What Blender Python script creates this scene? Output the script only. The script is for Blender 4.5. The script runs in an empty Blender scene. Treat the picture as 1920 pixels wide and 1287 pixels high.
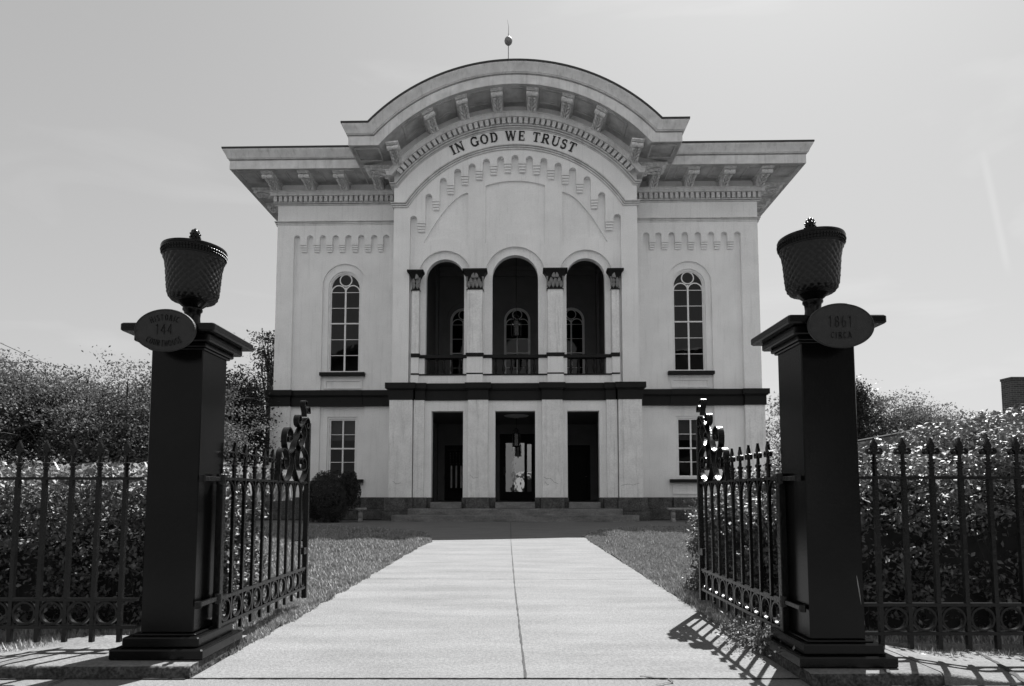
import bpy, math, random
import numpy as np
from mathutils import Vector, Matrix
R = math.radians
random.seed(7)
C = bpy.context.scene.collection
S = bpy.context.scene

# ------------------------------------------------------------ camera, sky, sun, exposure
F, TH, H, CX, HY = 1150.0, R(4), 1.05, 960.0, 925.0
CY = HY - F * math.tan(TH)
cam_d = bpy.data.cameras.new('camera')
cam = bpy.data.objects.new('camera', cam_d); C.objects.link(cam)
cam.location = (0, 0, H); cam.rotation_euler = (R(90) + TH, 0, 0)
cam_d.lens = F / 1920 * 36; cam_d.sensor_width = 36
cam_d.shift_y = (CY - 643.5) / 1920
cam_d.clip_start = 0.05; cam_d.clip_end = 3000
S.camera = cam
SUN_AZ, SUN_EL = R(30.6), R(60.6)
w = bpy.data.worlds.new('World'); S.world = w; w.use_nodes = True
nt = w.node_tree; nt.nodes.clear()
def N(nt, t, **k):
    n = nt.nodes.new(t)
    for a, b in k.items():
        if a.startswith('i_'): n.inputs[a[2:].replace('_', ' ')].default_value = b
        else: setattr(n, a, b)
    return n
sky = N(nt, 'ShaderNodeTexSky', sky_type='NISHITA', sun_disc=False)
sky.sun_elevation = SUN_EL; sky.sun_rotation = SUN_AZ
sky.air_density = 1.0; sky.dust_density = 3.0; sky.ozone_density = 1.0
bw = N(nt, 'ShaderNodeRGBToBW'); nt.links.new(sky.outputs[0], bw.inputs[0])
tc = N(nt, 'ShaderNodeTexCoord')
mp = N(nt, 'ShaderNodeMapping'); mp.inputs['Scale'].default_value = (1.2, 3.5, 7); mp.inputs['Rotation'].default_value = (0, .35, .5)
nz = N(nt, 'ShaderNodeTexNoise'); nz.inputs['Scale'].default_value = 1.7; nz.inputs['Detail'].default_value = 6; nz.inputs['Distortion'].default_value = .8
nt.links.new(tc.outputs['Generated'], mp.inputs[0]); nt.links.new(mp.outputs[0], nz.inputs['Vector'])
mr = N(nt, 'ShaderNodeMapRange'); mr.inputs[1].default_value = .55; mr.inputs[2].default_value = .85; mr.inputs[3].default_value = 1.0; mr.inputs[4].default_value = 1.13
nt.links.new(nz.outputs[0], mr.inputs[0])
pw = N(nt, 'ShaderNodeMath', operation='POWER'); pw.inputs[1].default_value = .38; nt.links.new(bw.outputs[0], pw.inputs[0])
sc_ = N(nt, 'ShaderNodeMath', operation='MULTIPLY'); sc_.inputs[1].default_value = 1.24; nt.links.new(pw.outputs[0], sc_.inputs[0])
mu = N(nt, 'ShaderNodeMath', operation='MULTIPLY'); nt.links.new(sc_.outputs[0], mu.inputs[0]); nt.links.new(mr.outputs[0], mu.inputs[1])
def wdir(px, py):
    u = (px - CX) / F; v = (CY - py) / F
    return Vector((u, math.cos(TH) - v * math.sin(TH), math.sin(TH) + v * math.cos(TH))).normalized()
d1, d2 = wdir(1850, 320), wdir(1884, 480); nrm = d1.cross(d2).normalized(); mid = (d1 + d2).normalized()
def dotn(vec):
    a = N(nt, 'ShaderNodeVectorMath', operation='DOT_PRODUCT'); a.inputs[1].default_value = vec
    nn = N(nt, 'ShaderNodeVectorMath', operation='NORMALIZE'); nt.links.new(tc.outputs['Generated'], nn.inputs[0]); nt.links.new(nn.outputs[0], a.inputs[0]); return a.outputs['Value']
ab = N(nt, 'ShaderNodeMath', operation='ABSOLUTE'); nt.links.new(dotn(nrm), ab.inputs[0])
m1 = N(nt, 'ShaderNodeMapRange', interpolation_type='SMOOTHSTEP'); m1.inputs[1].default_value = 0; m1.inputs[2].default_value = .006; m1.inputs[3].default_value = 1; m1.inputs[4].default_value = 0; nt.links.new(ab.outputs[0], m1.inputs[0])
m2 = N(nt, 'ShaderNodeMapRange', interpolation_type='SMOOTHSTEP'); m2.inputs[1].default_value = .9965; m2.inputs[2].default_value = .999; nt.links.new(dotn(mid), m2.inputs[0])
m3_ = N(nt, 'ShaderNodeMath', operation='MULTIPLY'); nt.links.new(m1.outputs[0], m3_.inputs[0]); nt.links.new(m2.outputs[0], m3_.inputs[1])
m4 = N(nt, 'ShaderNodeMath', operation='MULTIPLY_ADD'); m4.inputs[1].default_value = .07; m4.inputs[2].default_value = 1; nt.links.new(m3_.outputs[0], m4.inputs[0])
hz = N(nt, 'ShaderNodeMapRange'); hz.inputs[1].default_value = 0; hz.inputs[2].default_value = .7; hz.inputs[3].default_value = 1.12; hz.inputs[4].default_value = .90; nt.links.new(dotn(Vector((0, 0, 1))), hz.inputs[0])
mh = N(nt, 'ShaderNodeMath', operation='MULTIPLY'); nt.links.new(mu.outputs[0], mh.inputs[0]); nt.links.new(hz.outputs[0], mh.inputs[1]); mu = mh
hn = N(nt, 'ShaderNodeMapRange', interpolation_type='SMOOTHSTEP'); hn.inputs[1].default_value = -.7; hn.inputs[2].default_value = .25; hn.inputs[3].default_value = 1.5; hn.inputs[4].default_value = 1.0; nt.links.new(dotn(Vector((0, 1, 0))), hn.inputs[0])
mn = N(nt, 'ShaderNodeMath', operation='MULTIPLY'); nt.links.new(mu.outputs[0], mn.inputs[0]); nt.links.new(hn.outputs[0], mn.inputs[1]); mu = mn     # sky behind the camera brightened to add fill on the facade
mu2 = N(nt, 'ShaderNodeMath', operation='MULTIPLY'); nt.links.new(mu.outputs[0], mu2.inputs[0]); nt.links.new(m4.outputs[0], mu2.inputs[1]); mu = mu2
bg = N(nt, 'ShaderNodeBackground'); bg.inputs[1].default_value = 0.098
nt.links.new(mu.outputs[0], bg.inputs[0])
wo = N(nt, 'ShaderNodeOutputWorld'); nt.links.new(bg.outputs[0], wo.inputs[0])
sl = bpy.data.lights.new('sun', 'SUN'); sl.energy = 4.9; sl.angle = R(0.5); sl.color = (1, 1, 1)
so = bpy.data.objects.new('sun', sl); C.objects.link(so)
sd = Vector((math.sin(SUN_AZ) * math.cos(SUN_EL), math.cos(SUN_AZ) * math.cos(SUN_EL), math.sin(SUN_EL)))
so.rotation_euler = (-sd).to_track_quat('-Z', 'Y').to_euler(); so.location = sd * 60
S.view_settings.view_transform = 'Standard'; S.view_settings.look = 'None'
S.view_settings.exposure = 1.5; S.view_settings.gamma = 1
S.cycles.max_bounces = 6; S.cycles.diffuse_bounces = 3; S.cycles.glossy_bounces = 3
S.cycles.transparent_max_bounces = 12; S.cycles.transmission_bounces = 4
S.cycles.use_denoising = True
S.cycles.sample_clamp_indirect = 6

def Pp(px, py, Y):
    u = (px - CX) / F; v = (CY - py) / F
    dy = math.cos(TH) - v * math.sin(TH); dz = math.sin(TH) + v * math.cos(TH)
    t = Y / dy
    return u * t, H + dz * t
def PX(px, py, X):
    u = (px - CX) / F; v = (CY - py) / F
    dy = math.cos(TH) - v * math.sin(TH); dz = math.sin(TH) + v * math.cos(TH)
    t = X / u
    return dy * t, H + dz * t
def G(px, py, z=0.0):
    u = (px - CX) / F; v = (CY - py) / F
    dy = math.cos(TH) - v * math.sin(TH); dz = math.sin(TH) + v * math.cos(TH)
    t = (z - H) / dz
    return u * t, dy * t

# ------------------------------------------------------------ materials
def mat(name, base=.5, var=0.0, scale=3.0, rough=.8, bump=0.0, bscale=40, spec=.5, detail=6, stretch=(1, 1, 1), trans=0.0, streak=0.0, speck=0.0, speck_scale=60):
    m = bpy.data.materials.new(name); m.use_nodes = True
    t = m.node_tree; p = t.nodes['Principled BSDF']
    p.inputs['Roughness'].default_value = rough; p.inputs['Specular IOR Level'].default_value = spec
    p.inputs['Base Color'].default_value = (base, base, base, 1)
    tc = N(t, 'ShaderNodeTexCoord')
    val = None
    if var or streak or speck:
        mp = N(t, 'ShaderNodeMapping'); mp.inputs['Scale'].default_value = stretch
        t.links.new(tc.outputs['Object'], mp.inputs[0])
        n = N(t, 'ShaderNodeTexNoise'); n.inputs['Scale'].default_value = scale; n.inputs['Detail'].default_value = detail; n.inputs['Roughness'].default_value = .6
        t.links.new(mp.outputs[0], n.inputs['Vector'])
        r = N(t, 'ShaderNodeMapRange'); r.inputs[1].default_value = .3; r.inputs[2].default_value = .7
        r.inputs[3].default_value = base * (1 - var); r.inputs[4].default_value = base * (1 + var)
        t.links.new(n.outputs[0], r.inputs[0]); val = r.outputs[0]
        if streak:
            mp2 = N(t, 'ShaderNodeMapping'); mp2.inputs['Scale'].default_value = (7, 7, .45)
            t.links.new(tc.outputs['Object'], mp2.inputs[0])
            n2 = N(t, 'ShaderNodeTexNoise'); n2.inputs['Scale'].default_value = 1.0; n2.inputs['Detail'].default_value = 8; n2.inputs['Roughness'].default_value = .7
            t.links.new(mp2.outputs[0], n2.inputs['Vector'])
            r2 = N(t, 'ShaderNodeMapRange'); r2.inputs[1].default_value = .52; r2.inputs[2].default_value = .78; r2.inputs[3].default_value = 1; r2.inputs[4].default_value = 1 - streak
            t.links.new(n2.outputs[0], r2.inputs[0])
            mm = N(t, 'ShaderNodeMath', operation='MULTIPLY'); t.links.new(val, mm.inputs[0]); t.links.new(r2.outputs[0], mm.inputs[1]); val = mm.outputs[0]
        if speck:
            n3 = N(t, 'ShaderNodeTexNoise'); n3.inputs['Scale'].default_value = speck_scale; n3.inputs['Detail'].default_value = 3
            t.links.new(tc.outputs['Object'], n3.inputs['Vector'])
            r3 = N(t, 'ShaderNodeMapRange'); r3.inputs[1].default_value = .35; r3.inputs[2].default_value = .65; r3.inputs[3].default_value = 1 - speck; r3.inputs[4].default_value = 1 + speck
            t.links.new(n3.outputs[0], r3.inputs[0])
            mm = N(t, 'ShaderNodeMath', operation='MULTIPLY'); t.links.new(val, mm.inputs[0]); t.links.new(r3.outputs[0], mm.inputs[1]); val = mm.outputs[0]
        t.links.new(val, p.inputs['Base Color'])
    if bump:
        b = N(t, 'ShaderNodeTexNoise'); b.inputs['Scale'].default_value = bscale; b.inputs['Detail'].default_value = 5
        t.links.new(tc.outputs['Object'], b.inputs['Vector'])
        bb = N(t, 'ShaderNodeBump'); bb.inputs['Strength'].default_value = bump; bb.inputs['Distance'].default_value = .02
        t.links.new(b.outputs[0], bb.inputs['Height']); t.links.new(bb.outputs[0], p.inputs['Normal'])
    if trans:
        tr = N(t, 'ShaderNodeBsdfTranslucent'); mx = N(t, 'ShaderNodeMixShader'); mx.inputs[0].default_value = trans
        if val is not None:
            ml = N(t, 'ShaderNodeMath', operation='MULTIPLY'); ml.inputs[1].default_value = 1.3
            t.links.new(val, ml.inputs[0]); t.links.new(ml.outputs[0], tr.inputs[0])
        else: tr.inputs[0].default_value = (base * 1.3,) * 3 + (1,)
        t.links.new(p.outputs[0], mx.inputs[1]); t.links.new(tr.outputs[0], mx.inputs[2])
        t.links.new(mx.outputs[0], t.nodes['Material Output'].inputs[0])
    return m
M = {}
M['stucco'] = mat('stucco', .86, .07, .8, .85, .25, 60, .3, streak=.16, speck=.04, speck_scale=25)
M['stucco_worn'] = mat('stucco_worn', .80, .10, 2.2, .85, .35, 30, .3, streak=.38, speck=.06, speck_scale=18)
M['cornice'] = mat('cornice_paint', .66, .16, 2.5, .7, .2, 30, .3, streak=.35)
M['soffit'] = mat('soffit_paint', .5, .3, 2.0, .8, .4, 14, .3, detail=9)
M['carving_grey'] = mat('capital_leaf_paint', .24, .3, 12, .7, .4, 30, .3, detail=8)
M['carving'] = mat('carving_paint', .72, .25, 9, .7, .5, 25, .3, detail=8)
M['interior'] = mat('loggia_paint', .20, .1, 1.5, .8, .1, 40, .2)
M['dark'] = mat('dark_trim_paint', .010, .2, 3, .55, .1, 60, .2)
M['frame'] = mat('white_window_paint', .8, .06, 4, .5, .05, 60, .4)
M['stone'] = mat('base_stone', .085, .45, 3.2, .9, .9, 12, .2, detail=9, speck=.35, speck_scale=22)
M['step'] = mat('step_stone', .17, .4, 2.2, .9, .6, 18, .2, stretch=(.6, 1, 2.5), detail=9, speck=.2, speck_scale=30)
M['iron'] = mat('black_gloss_paint', .005, .3, 12, .26, .2, 45, .28)
M['steel'] = mat('black_satin_steel', .004, .25, 5, .2, .04, 70, .2, streak=.2)
M['plaque'] = mat('dark_plaque_paint', .032, .15, 30, .55, .25, 160, .2)
M['plaque_letter'] = mat('plaque_letter_paint', .007, .1, 30, .45, .1, 160, .4)
M['bench'] = mat('cast_stone', .27, .3, 8, .9, .5, 40, .2, speck=.2)
M['bark'] = mat('bark', .05, .35, 10, .9, .6, 20, .2, stretch=(1, 1, .3))
M['leaf'] = mat('shrub_leaf', .10, .5, 20, .65, 0, 10, .15, trans=.22)
M['leaf_glossy'] = mat('glossy_hedge_leaf', .115, .5, 24, .5, 0, 10, .3, trans=.10)
M['leaf_pale'] = mat('pale_long_leaf', .17, .3, 6, .4, 0, 10, .5, trans=.4)
M['leaf_dark'] = mat('dark_evergreen_leaf', .035, .5, 5, .5, 0, 10, .3, trans=.08)
M['twig_and_core'] = mat('twig_and_core', .012, .3, 10, .95)
M['grass'] = mat('grass_blade', .24, .6, 18, .5, 0, 10, .3, trans=.1)
M['soil'] = mat('lawn_soil', .02, .4, 4, .95, .6, 30, .1, speck=.3)
M['roof'] = mat('dark_metal_roof', .02, .2, 2, .55)
M['shade'] = mat('roller_blind', .6, .05, 4, .8)
M['metal'] = mat('weathered_metal', .18, .3, 20, .5)
M['rock'] = mat('pale_rock', .38, .3, 14, .9, .6, 40, .2)
M['white'] = mat('white_siding', .6, .05, 2, .7)
M['letter'] = mat('black_letter_paint', .006, 0, 1, .5)

def concrete(name, base, joints=None):
    m = mat(name, base, .17, 1.3, .9, .5, 110, .15, detail=14, stretch=(.6, 2.2, 1), speck=.16, speck_scale=55)
    return m
M['path'] = concrete('path_concrete', .140)
M['walk'] = concrete('sidewalk_concrete', .132)
M['kerb_face'] = mat('mossy_shaded_kerb_face', .055, .5, 16, .95, 1.0, 24, .1, detail=10, speck=.4, speck_scale=60)  # moss on the upright face, with its shade painted into the colour too
M['kerb'] = mat('kerb_concrete', .132, .2, 3, .95, .5, 60, .1, detail=12, speck=.16, speck_scale=50)
M['joint'] = mat('joint_dirt', .03, .4, 30, .95)

def glass_mat(name='window_glass', ior=1.36):
    m = bpy.data.materials.new(name); m.use_nodes = True; t = m.node_tree; t.nodes.clear()
    g = N(t, 'ShaderNodeBsdfGlossy'); g.inputs['Roughness'].default_value = .01; g.inputs[0].default_value = (1, 1, 1, 1)
    tr = N(t, 'ShaderNodeBsdfTransparent'); tr.inputs[0].default_value = (.3, .3, .3, 1)
    fr = N(t, 'ShaderNodeFresnel'); fr.inputs[0].default_value = ior
    tc = N(t, 'ShaderNodeTexCoord'); nz = N(t, 'ShaderNodeTexNoise'); nz.inputs['Scale'].default_value = 1.8
    t.links.new(tc.outputs['Object'], nz.inputs['Vector'])
    b = N(t, 'ShaderNodeBump'); b.inputs['Strength'].default_value = .05; b.inputs['Distance'].default_value = .05
    t.links.new(nz.outputs[0], b.inputs['Height']); t.links.new(b.outputs[0], g.inputs['Normal'])
    mx = N(t, 'ShaderNodeMixShader'); o = N(t, 'ShaderNodeOutputMaterial')
    t.links.new(fr.outputs[0], mx.inputs[0]); t.links.new(tr.outputs[0], mx.inputs[1]); t.links.new(g.outputs[0], mx.inputs[2]); t.links.new(mx.outputs[0], o.inputs[0])
    return m
M['glass'] = glass_mat(); M['film'] = glass_mat('filmed_door_glass', 2.7)

def brick_mat():
    m = bpy.data.materials.new('dark_brick'); m.use_nodes = True; t = m.node_tree; p = t.nodes['Principled BSDF']
    tc = N(t, 'ShaderNodeTexCoord'); sp = N(t, 'ShaderNodeSeparateXYZ'); t.links.new(tc.outputs['Object'], sp.inputs[0])
    ad = N(t, 'ShaderNodeMath', operation='ADD'); t.links.new(sp.outputs[0], ad.inputs[0]); t.links.new(sp.outputs[1], ad.inputs[1])
    cb = N(t, 'ShaderNodeCombineXYZ'); t.links.new(ad.outputs[0], cb.inputs[0]); t.links.new(sp.outputs[2], cb.inputs[1])
    br = N(t, 'ShaderNodeTexBrick'); br.inputs['Scale'].default_value = 1; br.inputs['Brick Width'].default_value = .22; br.inputs['Row Height'].default_value = .075; br.inputs['Mortar Size'].default_value = .008
    br.inputs[1].default_value = (.03, .03, .03, 1); br.inputs[2].default_value = (.065, .065, .065, 1); br.inputs[3].default_value = (.14, .14, .14, 1)
    t.links.new(cb.outputs[0], br.inputs[0]); t.links.new(br.outputs[0], p.inputs['Base Color']); p.inputs['Roughness'].default_value = .9
    return m
M['brick'] = brick_mat()

M['weave'] = mat('black_cast_weave', .006, .3, 30, .34, .15, 80, .35)

# ------------------------------------------------------------ mesh building
class MB:
    def __init__(s): s.v = []; s.f = []; s.uv = None
    def add(s, vs, fs):
        n = len(s.v); s.v += [tuple(v) for v in vs]; s.f += [tuple(i + n for i in f) for f in fs]; return s
    def box(s, x0, x1, y0, y1, z0, z1):
        x0, x1 = min(x0, x1), max(x0, x1); y0, y1 = min(y0, y1), max(y0, y1)
        return s.add([(x0, y0, z0), (x1, y0, z0), (x1, y1, z0), (x0, y1, z0), (x0, y0, z1), (x1, y0, z1), (x1, y1, z1), (x0, y1, z1)],
                     [(0, 3, 2, 1), (4, 5, 6, 7), (0, 1, 5, 4), (1, 2, 6, 5), (2, 3, 7, 6), (3, 0, 4, 7)])
    def bbox(s, x0, x1, y0, y1, z0, z1, b=.01):   # bevelled box (chamfer on all vertical & horizontal edges)
        x0, x1 = min(x0, x1), max(x0, x1); y0, y1 = min(y0, y1), max(y0, y1)
        rings = [(z0, b), (z0 + b, 0), (z1 - b, 0), (z1, b)]
        vs = []
        for z, i in rings:
            c = b
            pts = [(x0 + c, y0), (x1 - c, y0), (x1, y0 + c), (x1, y1 - c), (x1 - c, y1), (x0 + c, y1), (x0, y1 - c), (x0, y0 + c)]
            mx, my = (x0 + x1) / 2, (y0 + y1) / 2
            for x, y in pts:
                if i: x += i if x < mx else -i; y += i if y < my else -i
                vs.append((x, y, z))
        fs = [tuple(range(7, -1, -1)), tuple(24 + k for k in range(8))]
        for r in range(3):
            for k in range(8):
                a = r * 8 + k; c = r * 8 + (k + 1) % 8
                fs.append((a, c, c + 8, a + 8))
        return s.add(vs, fs)
    def prism_xz(s, pts, y0, y1):
        n = len(pts)
        return s.add([(x, y0, z) for x, z in pts] + [(x, y1, z) for x, z in pts],
                     [tuple(range(n)), tuple(range(2 * n - 1, n - 1, -1))] + [(i, i + n, (i + 1) % n + n, (i + 1) % n) for i in range(n)])
    def prism_yz(s, pts, x0, x1):
        n = len(pts)
        return s.add([(x0, y, z) for y, z in pts] + [(x1, y, z) for y, z in pts],
                     [tuple(range(n - 1, -1, -1)), tuple(range(n, 2 * n))] + [(i, (i + 1) % n, (i + 1) % n + n, i + n) for i in range(n)])
    def prism_xy(s, pts, z0, z1):
        n = len(pts)
        return s.add([(x, y, z0) for x, y in pts] + [(x, y, z1) for x, y in pts],
                     [tuple(range(n - 1, -1, -1)), tuple(range(n, 2 * n))] + [(i, (i + 1) % n, (i + 1) % n + n, i + n) for i in range(n)])
    def curtain(s, sm, y0, y1):
        """sm: list of (x, zb, zt) left to right; repeated x makes a step. A slab from y0 (front) to y1."""
        vs = []; fs = []
        for x, zb, zt in sm: vs += [(x, y0, zb), (x, y0, zt), (x, y1, zb), (x, y1, zt)]
        n = len(sm)
        for i in range(n - 1):
            a, b = 4 * i, 4 * i + 4
            if abs(sm[i + 1][0] - sm[i][0]) < 1e-6:
                if abs(sm[i][1] - sm[i + 1][1]) > 1e-6: fs.append((a, b, b + 2, a + 2))
                if abs(sm[i][2] - sm[i + 1][2]) > 1e-6: fs.append((a + 1, a + 3, b + 3, b + 1))
                continue
            fs += [(a, b, b + 1, a + 1), (a + 2, a + 3, b + 3, b + 2), (a, a + 2, b + 2, b), (a + 1, b + 1, b + 3, a + 3)]
        a = 4 * (n - 1)
        fs += [(0, 1, 3, 2), (a, a + 2, a + 3, a + 1)]
        return s.add(vs, fs)
    def lathe(s, prof, c=(0, 0, 0), n=24, caps=True):
        vs = []; fs = []
        for r, z in prof:
            for k in range(n):
                a = 2 * math.pi * k / n; vs.append((c[0] + r * math.cos(a), c[1] + r * math.sin(a), c[2] + z))
        for i in range(len(prof) - 1):
            for k in range(n):
                a = i * n + k; b = i * n + (k + 1) % n; fs.append((a, b, b + n, a + n))
        if caps: fs += [tuple(range(n - 1, -1, -1)), tuple((len(prof) - 1) * n + k for k in range(n))]
        return s.add(vs, fs)
    def tube(s, pts, r, n=8, close=False):
        pts = [Vector(p) for p in pts]; m = len(pts)
        rr = r if isinstance(r, (list, tuple)) else [r] * m
        vs = []; fs = []; up = None
        for i, p in enumerate(pts):
            if close: d = pts[(i + 1) % m] - pts[i - 1]
            else: d = pts[min(i + 1, m - 1)] - pts[max(i - 1, 0)]
            d.normalize()
            if up is None:
                up = Vector((0, 0, 1)) if abs(d.z) < .9 else Vector((1, 0, 0))
            sd_ = d.cross(up).normalized(); up = sd_.cross(d).normalized()
            for k in range(n):
                a = 2 * math.pi * k / n; vs.append(p + (sd_ * math.cos(a) + up * math.sin(a)) * rr[i])
        L = m if close else m - 1
        for i in range(L):
            for k in range(n):
                a = i * n + k; b = i * n + (k + 1) % n; c = ((i + 1) % m) * n + (k + 1) % n; d = ((i + 1) % m) * n + k
                fs.append((a, b, c, d))
        if not close: fs += [tuple(range(n - 1, -1, -1)), tuple((m - 1) * n + k for k in range(n))]
        return s.add(vs, fs)
    def ribbon(s, pts, t, w0, w1, map3, close=False):
        """flat bar along 2-D pts (a,b), thickness t in plane, from w0 to w1 across; map3(a,b,c)->xyz"""
        m = len(pts); vs = []; fs = []
        for i, p in enumerate(pts):
            q0 = pts[(i - 1) % m] if close else pts[max(i - 1, 0)]; q1 = pts[(i + 1) % m] if close else pts[min(i + 1, m - 1)]
            dx, dz = q1[0] - q0[0], q1[1] - q0[1]; L = math.hypot(dx, dz) or 1; nx, nz = -dz / L * t / 2, dx / L * t / 2
            for c in (w0, w1):
                for sg in (1, -1): vs.append(map3(p[0] + nx * sg, p[1] + nz * sg, c))
        L = m if close else m - 1
        for i in range(L):
            a = 4 * i; b = 4 * ((i + 1) % m)
            fs += [(a, b, b + 1, a + 1), (a + 2, a + 3, b + 3, b + 2), (a, a + 2, b + 2, b), (a + 1, b + 1, b + 3, a + 3)]
        if not close: fs += [(0, 1, 3, 2), (4 * m - 4, 4 * m - 2, 4 * m - 1, 4 * m - 3)]
        return s.add(vs, fs)
    def grid(s, rows):
        """rows: list of equal length point lists"""
        n = len(rows[0]); vs = [p for r in rows for p in r]; fs = []
        for i in range(len(rows) - 1):
            for k in range(n - 1):
                a = i * n + k; fs.append((a, a + 1, a + n + 1, a + n))
        return s.add(vs, fs)
    def build(s, name, m, parent=None, smooth=False, loc=None, angle=None):
        me = bpy.data.meshes.new(name); me.from_pydata(s.v, [], s.f); me.update()
        import bmesh
        bm = bmesh.new(); bm.from_mesh(me); bmesh.ops.recalc_face_normals(bm, faces=bm.faces); bm.to_mesh(me); bm.free()
        if smooth:
            me.polygons.foreach_set('use_smooth', [True] * len(me.polygons))
            me.set_sharp_from_angle(angle=R(angle or 40))
        me.materials.append(m)
        o = bpy.data.objects.new(name, me); C.objects.link(o)
        if parent: o.parent = parent
        if loc: o.location = loc
        return o

def thing(name, label, cat, loc=(0, 0, 0), rz=0, group=None):
    o = bpy.data.objects.new(name, None); C.objects.link(o); o.location = loc; o.rotation_euler = (0, 0, rz)
    return tag(o, label, cat, group)
def tag(o, label, cat, group=None, kind=None):
    if label: o['label'] = label
    if cat: o['category'] = cat
    if group: o['group'] = group
    if kind: o['kind'] = kind
    return o
def struct(o, kind='structure'): o['kind'] = kind; return o
def kids(o): return [c for c in bpy.data.objects if c.parent == o]
def copy_tree(o, parent=None):
    c = o.copy(); C.objects.link(c); c.parent = parent
    for ch in kids(o): copy_tree(ch, c)
    return c

# ------------------------------------------------------------ lettering (serif glyphs from strokes, em height 1)
def arc(cx, cz, rx, rz, a0, a1, n=12): return [(cx + rx * math.cos(R(a0 + (a1 - a0) * i / n)), cz + rz * math.sin(R(a0 + (a1 - a0) * i / n))) for i in range(n + 1)]
T_, t_ = .19, .095      # thick and thin strokes
def serif(x, z, w=.2): return ([(x - w, z), (x + w, z)], .06)
GL = {
 'I': (.36, [([(.18, 0), (.18, 1)], T_), serif(.18, .03), serif(.18, .97)]),
 'N': (.86, [([(.14, 0), (.14, 1)], t_), ([(.12, 1), (.72, 0)], T_), ([(.72, 0), (.72, 1)], t_), serif(.12, .03, .13), serif(.72, .97, .14), serif(.1, .97, .1)]),
 'G': (.86, [(arc(.44, .5, .34, .45, 40, 320, 20), .15), ([(.1, .32), (.1, .68)], .1), ([(.72, .08), (.72, .42)], .17), serif(.72, .43, .16), ([(.72, .7), (.72, .97)], .06)]),
 'O': (.88, [(arc(.44, .5, .33, .46, 0, 360, 24), .12), (arc(.44, .5, .33, .4, 140, 220, 6), .19), (arc(.44, .5, .33, .4, -40, 40, 6), .19)]),
 'D': (.84, [([(.18, 0), (.18, 1)], T_), ([(.1, .04), (.4, .04)], .08), ([(.1, .96), (.4, .96)], .08), (arc(.38, .5, .32, .46, 90, -90, 16), .13), (arc(.38, .5, .32, .4, 40, -40, 6), .19), serif(.14, .03, .12), serif(.14, .97, .12)]),
 'W': (1.14, [([(.1, 1), (.34, 0)], T_), ([(.34, 0), (.56, .95)], t_), ([(.54, 1), (.8, 0)], T_), ([(.8, 0), (1.02, 1)], t_), serif(.1, .97, .14), serif(.55, .97, .14), serif(1.02, .97, .1)]),
 'E': (.74, [([(.18, 0), (.18, 1)], T_), ([(.08, .04), (.64, .04)], .08), ([(.08, .96), (.62, .96)], .08), ([(.2, .5), (.5, .5)], .08), ([(.64, 0), (.64, .26)], .07), ([(.62, .76), (.62, 1)], .07), ([(.5, .38), (.5, .62)], .06)]),
 'T': (.8, [([(.4, 0), (.4, 1)], T_), ([(.06, .96), (.74, .96)], .08), ([(.07, .74), (.07, 1)], .07), ([(.73, .74), (.73, 1)], .07), serif(.4, .03)]),
 'R': (.86, [([(.18, 0), (.18, 1)], T_), ([(.08, .96), (.42, .96)], .08), (arc(.42, .74, .22, .22, 90, -90, 12), .15), ([(.2, .52), (.42, .52)], .08), ([(.42, .52), (.74, .02)], .18), serif(.18, .03), serif(.78, .03, .09)]),
 'U': (.84, [([(.18, 1), (.18, .35)], T_), (arc(.44, .34, .27, .3, 180, 360, 12), .13), ([(.71, .34), (.71, 1)], t_), serif(.18, .97, .17), serif(.71, .97, .14)]),
 'S': (.66, [(arc(.33, .74, .21, .21, 40, 270, 14), .14), (arc(.33, .28, .23, .25, 90, -140, 14), .16), ([(.53, .7), (.53, .98)], .06), ([(.1, .02), (.1, .3)], .06)]),
 'H': (.9, [([(.18, 0), (.18, 1)], T_), ([(.72, 0), (.72, 1)], T_), ([(.18, .5), (.72, .5)], t_), serif(.18, .03, .16), serif(.72, .03, .16), serif(.18, .97, .16), serif(.72, .97, .16)]),
 'C': (.82, [(arc(.44, .5, .34, .45, 45, 315, 20), .15), ([(.72, .72), (.72, .98)], .06), ([(.72, .02), (.72, .28)], .06)]),
 'A': (.86, [([(.12, 0), (.42, 1)], t_), ([(.42, 1), (.74, 0)], T_), ([(.2, .34), (.64, .34)], t_), serif(.12, .03, .12), serif(.74, .03, .12)]),
 '1': (.5, [([(.26, 0), (.26, 1)], .16), ([(.08, .84), (.26, .97)], .08), serif(.26, .03, .2)]),
 '4': (.7, [([(.5, 0), (.5, 1)], .15), ([(.5, .98), (.06, .32)], .08), ([(.04, .3), (.66, .3)], .09), serif(.5, .03, .16)]),
 '8': (.7, [(arc(.35, .75, .2, .22, 0, 360, 18), .11), (arc(.35, .27, .24, .26, 0, 360, 18), .12)]),
 '6': (.7, [(arc(.35, .3, .23, .28, 0, 360, 18), .13), (arc(.42, .34, .32, .64, 180, 98, 10), .12)]),
 ' ': (.42, [])}
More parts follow.
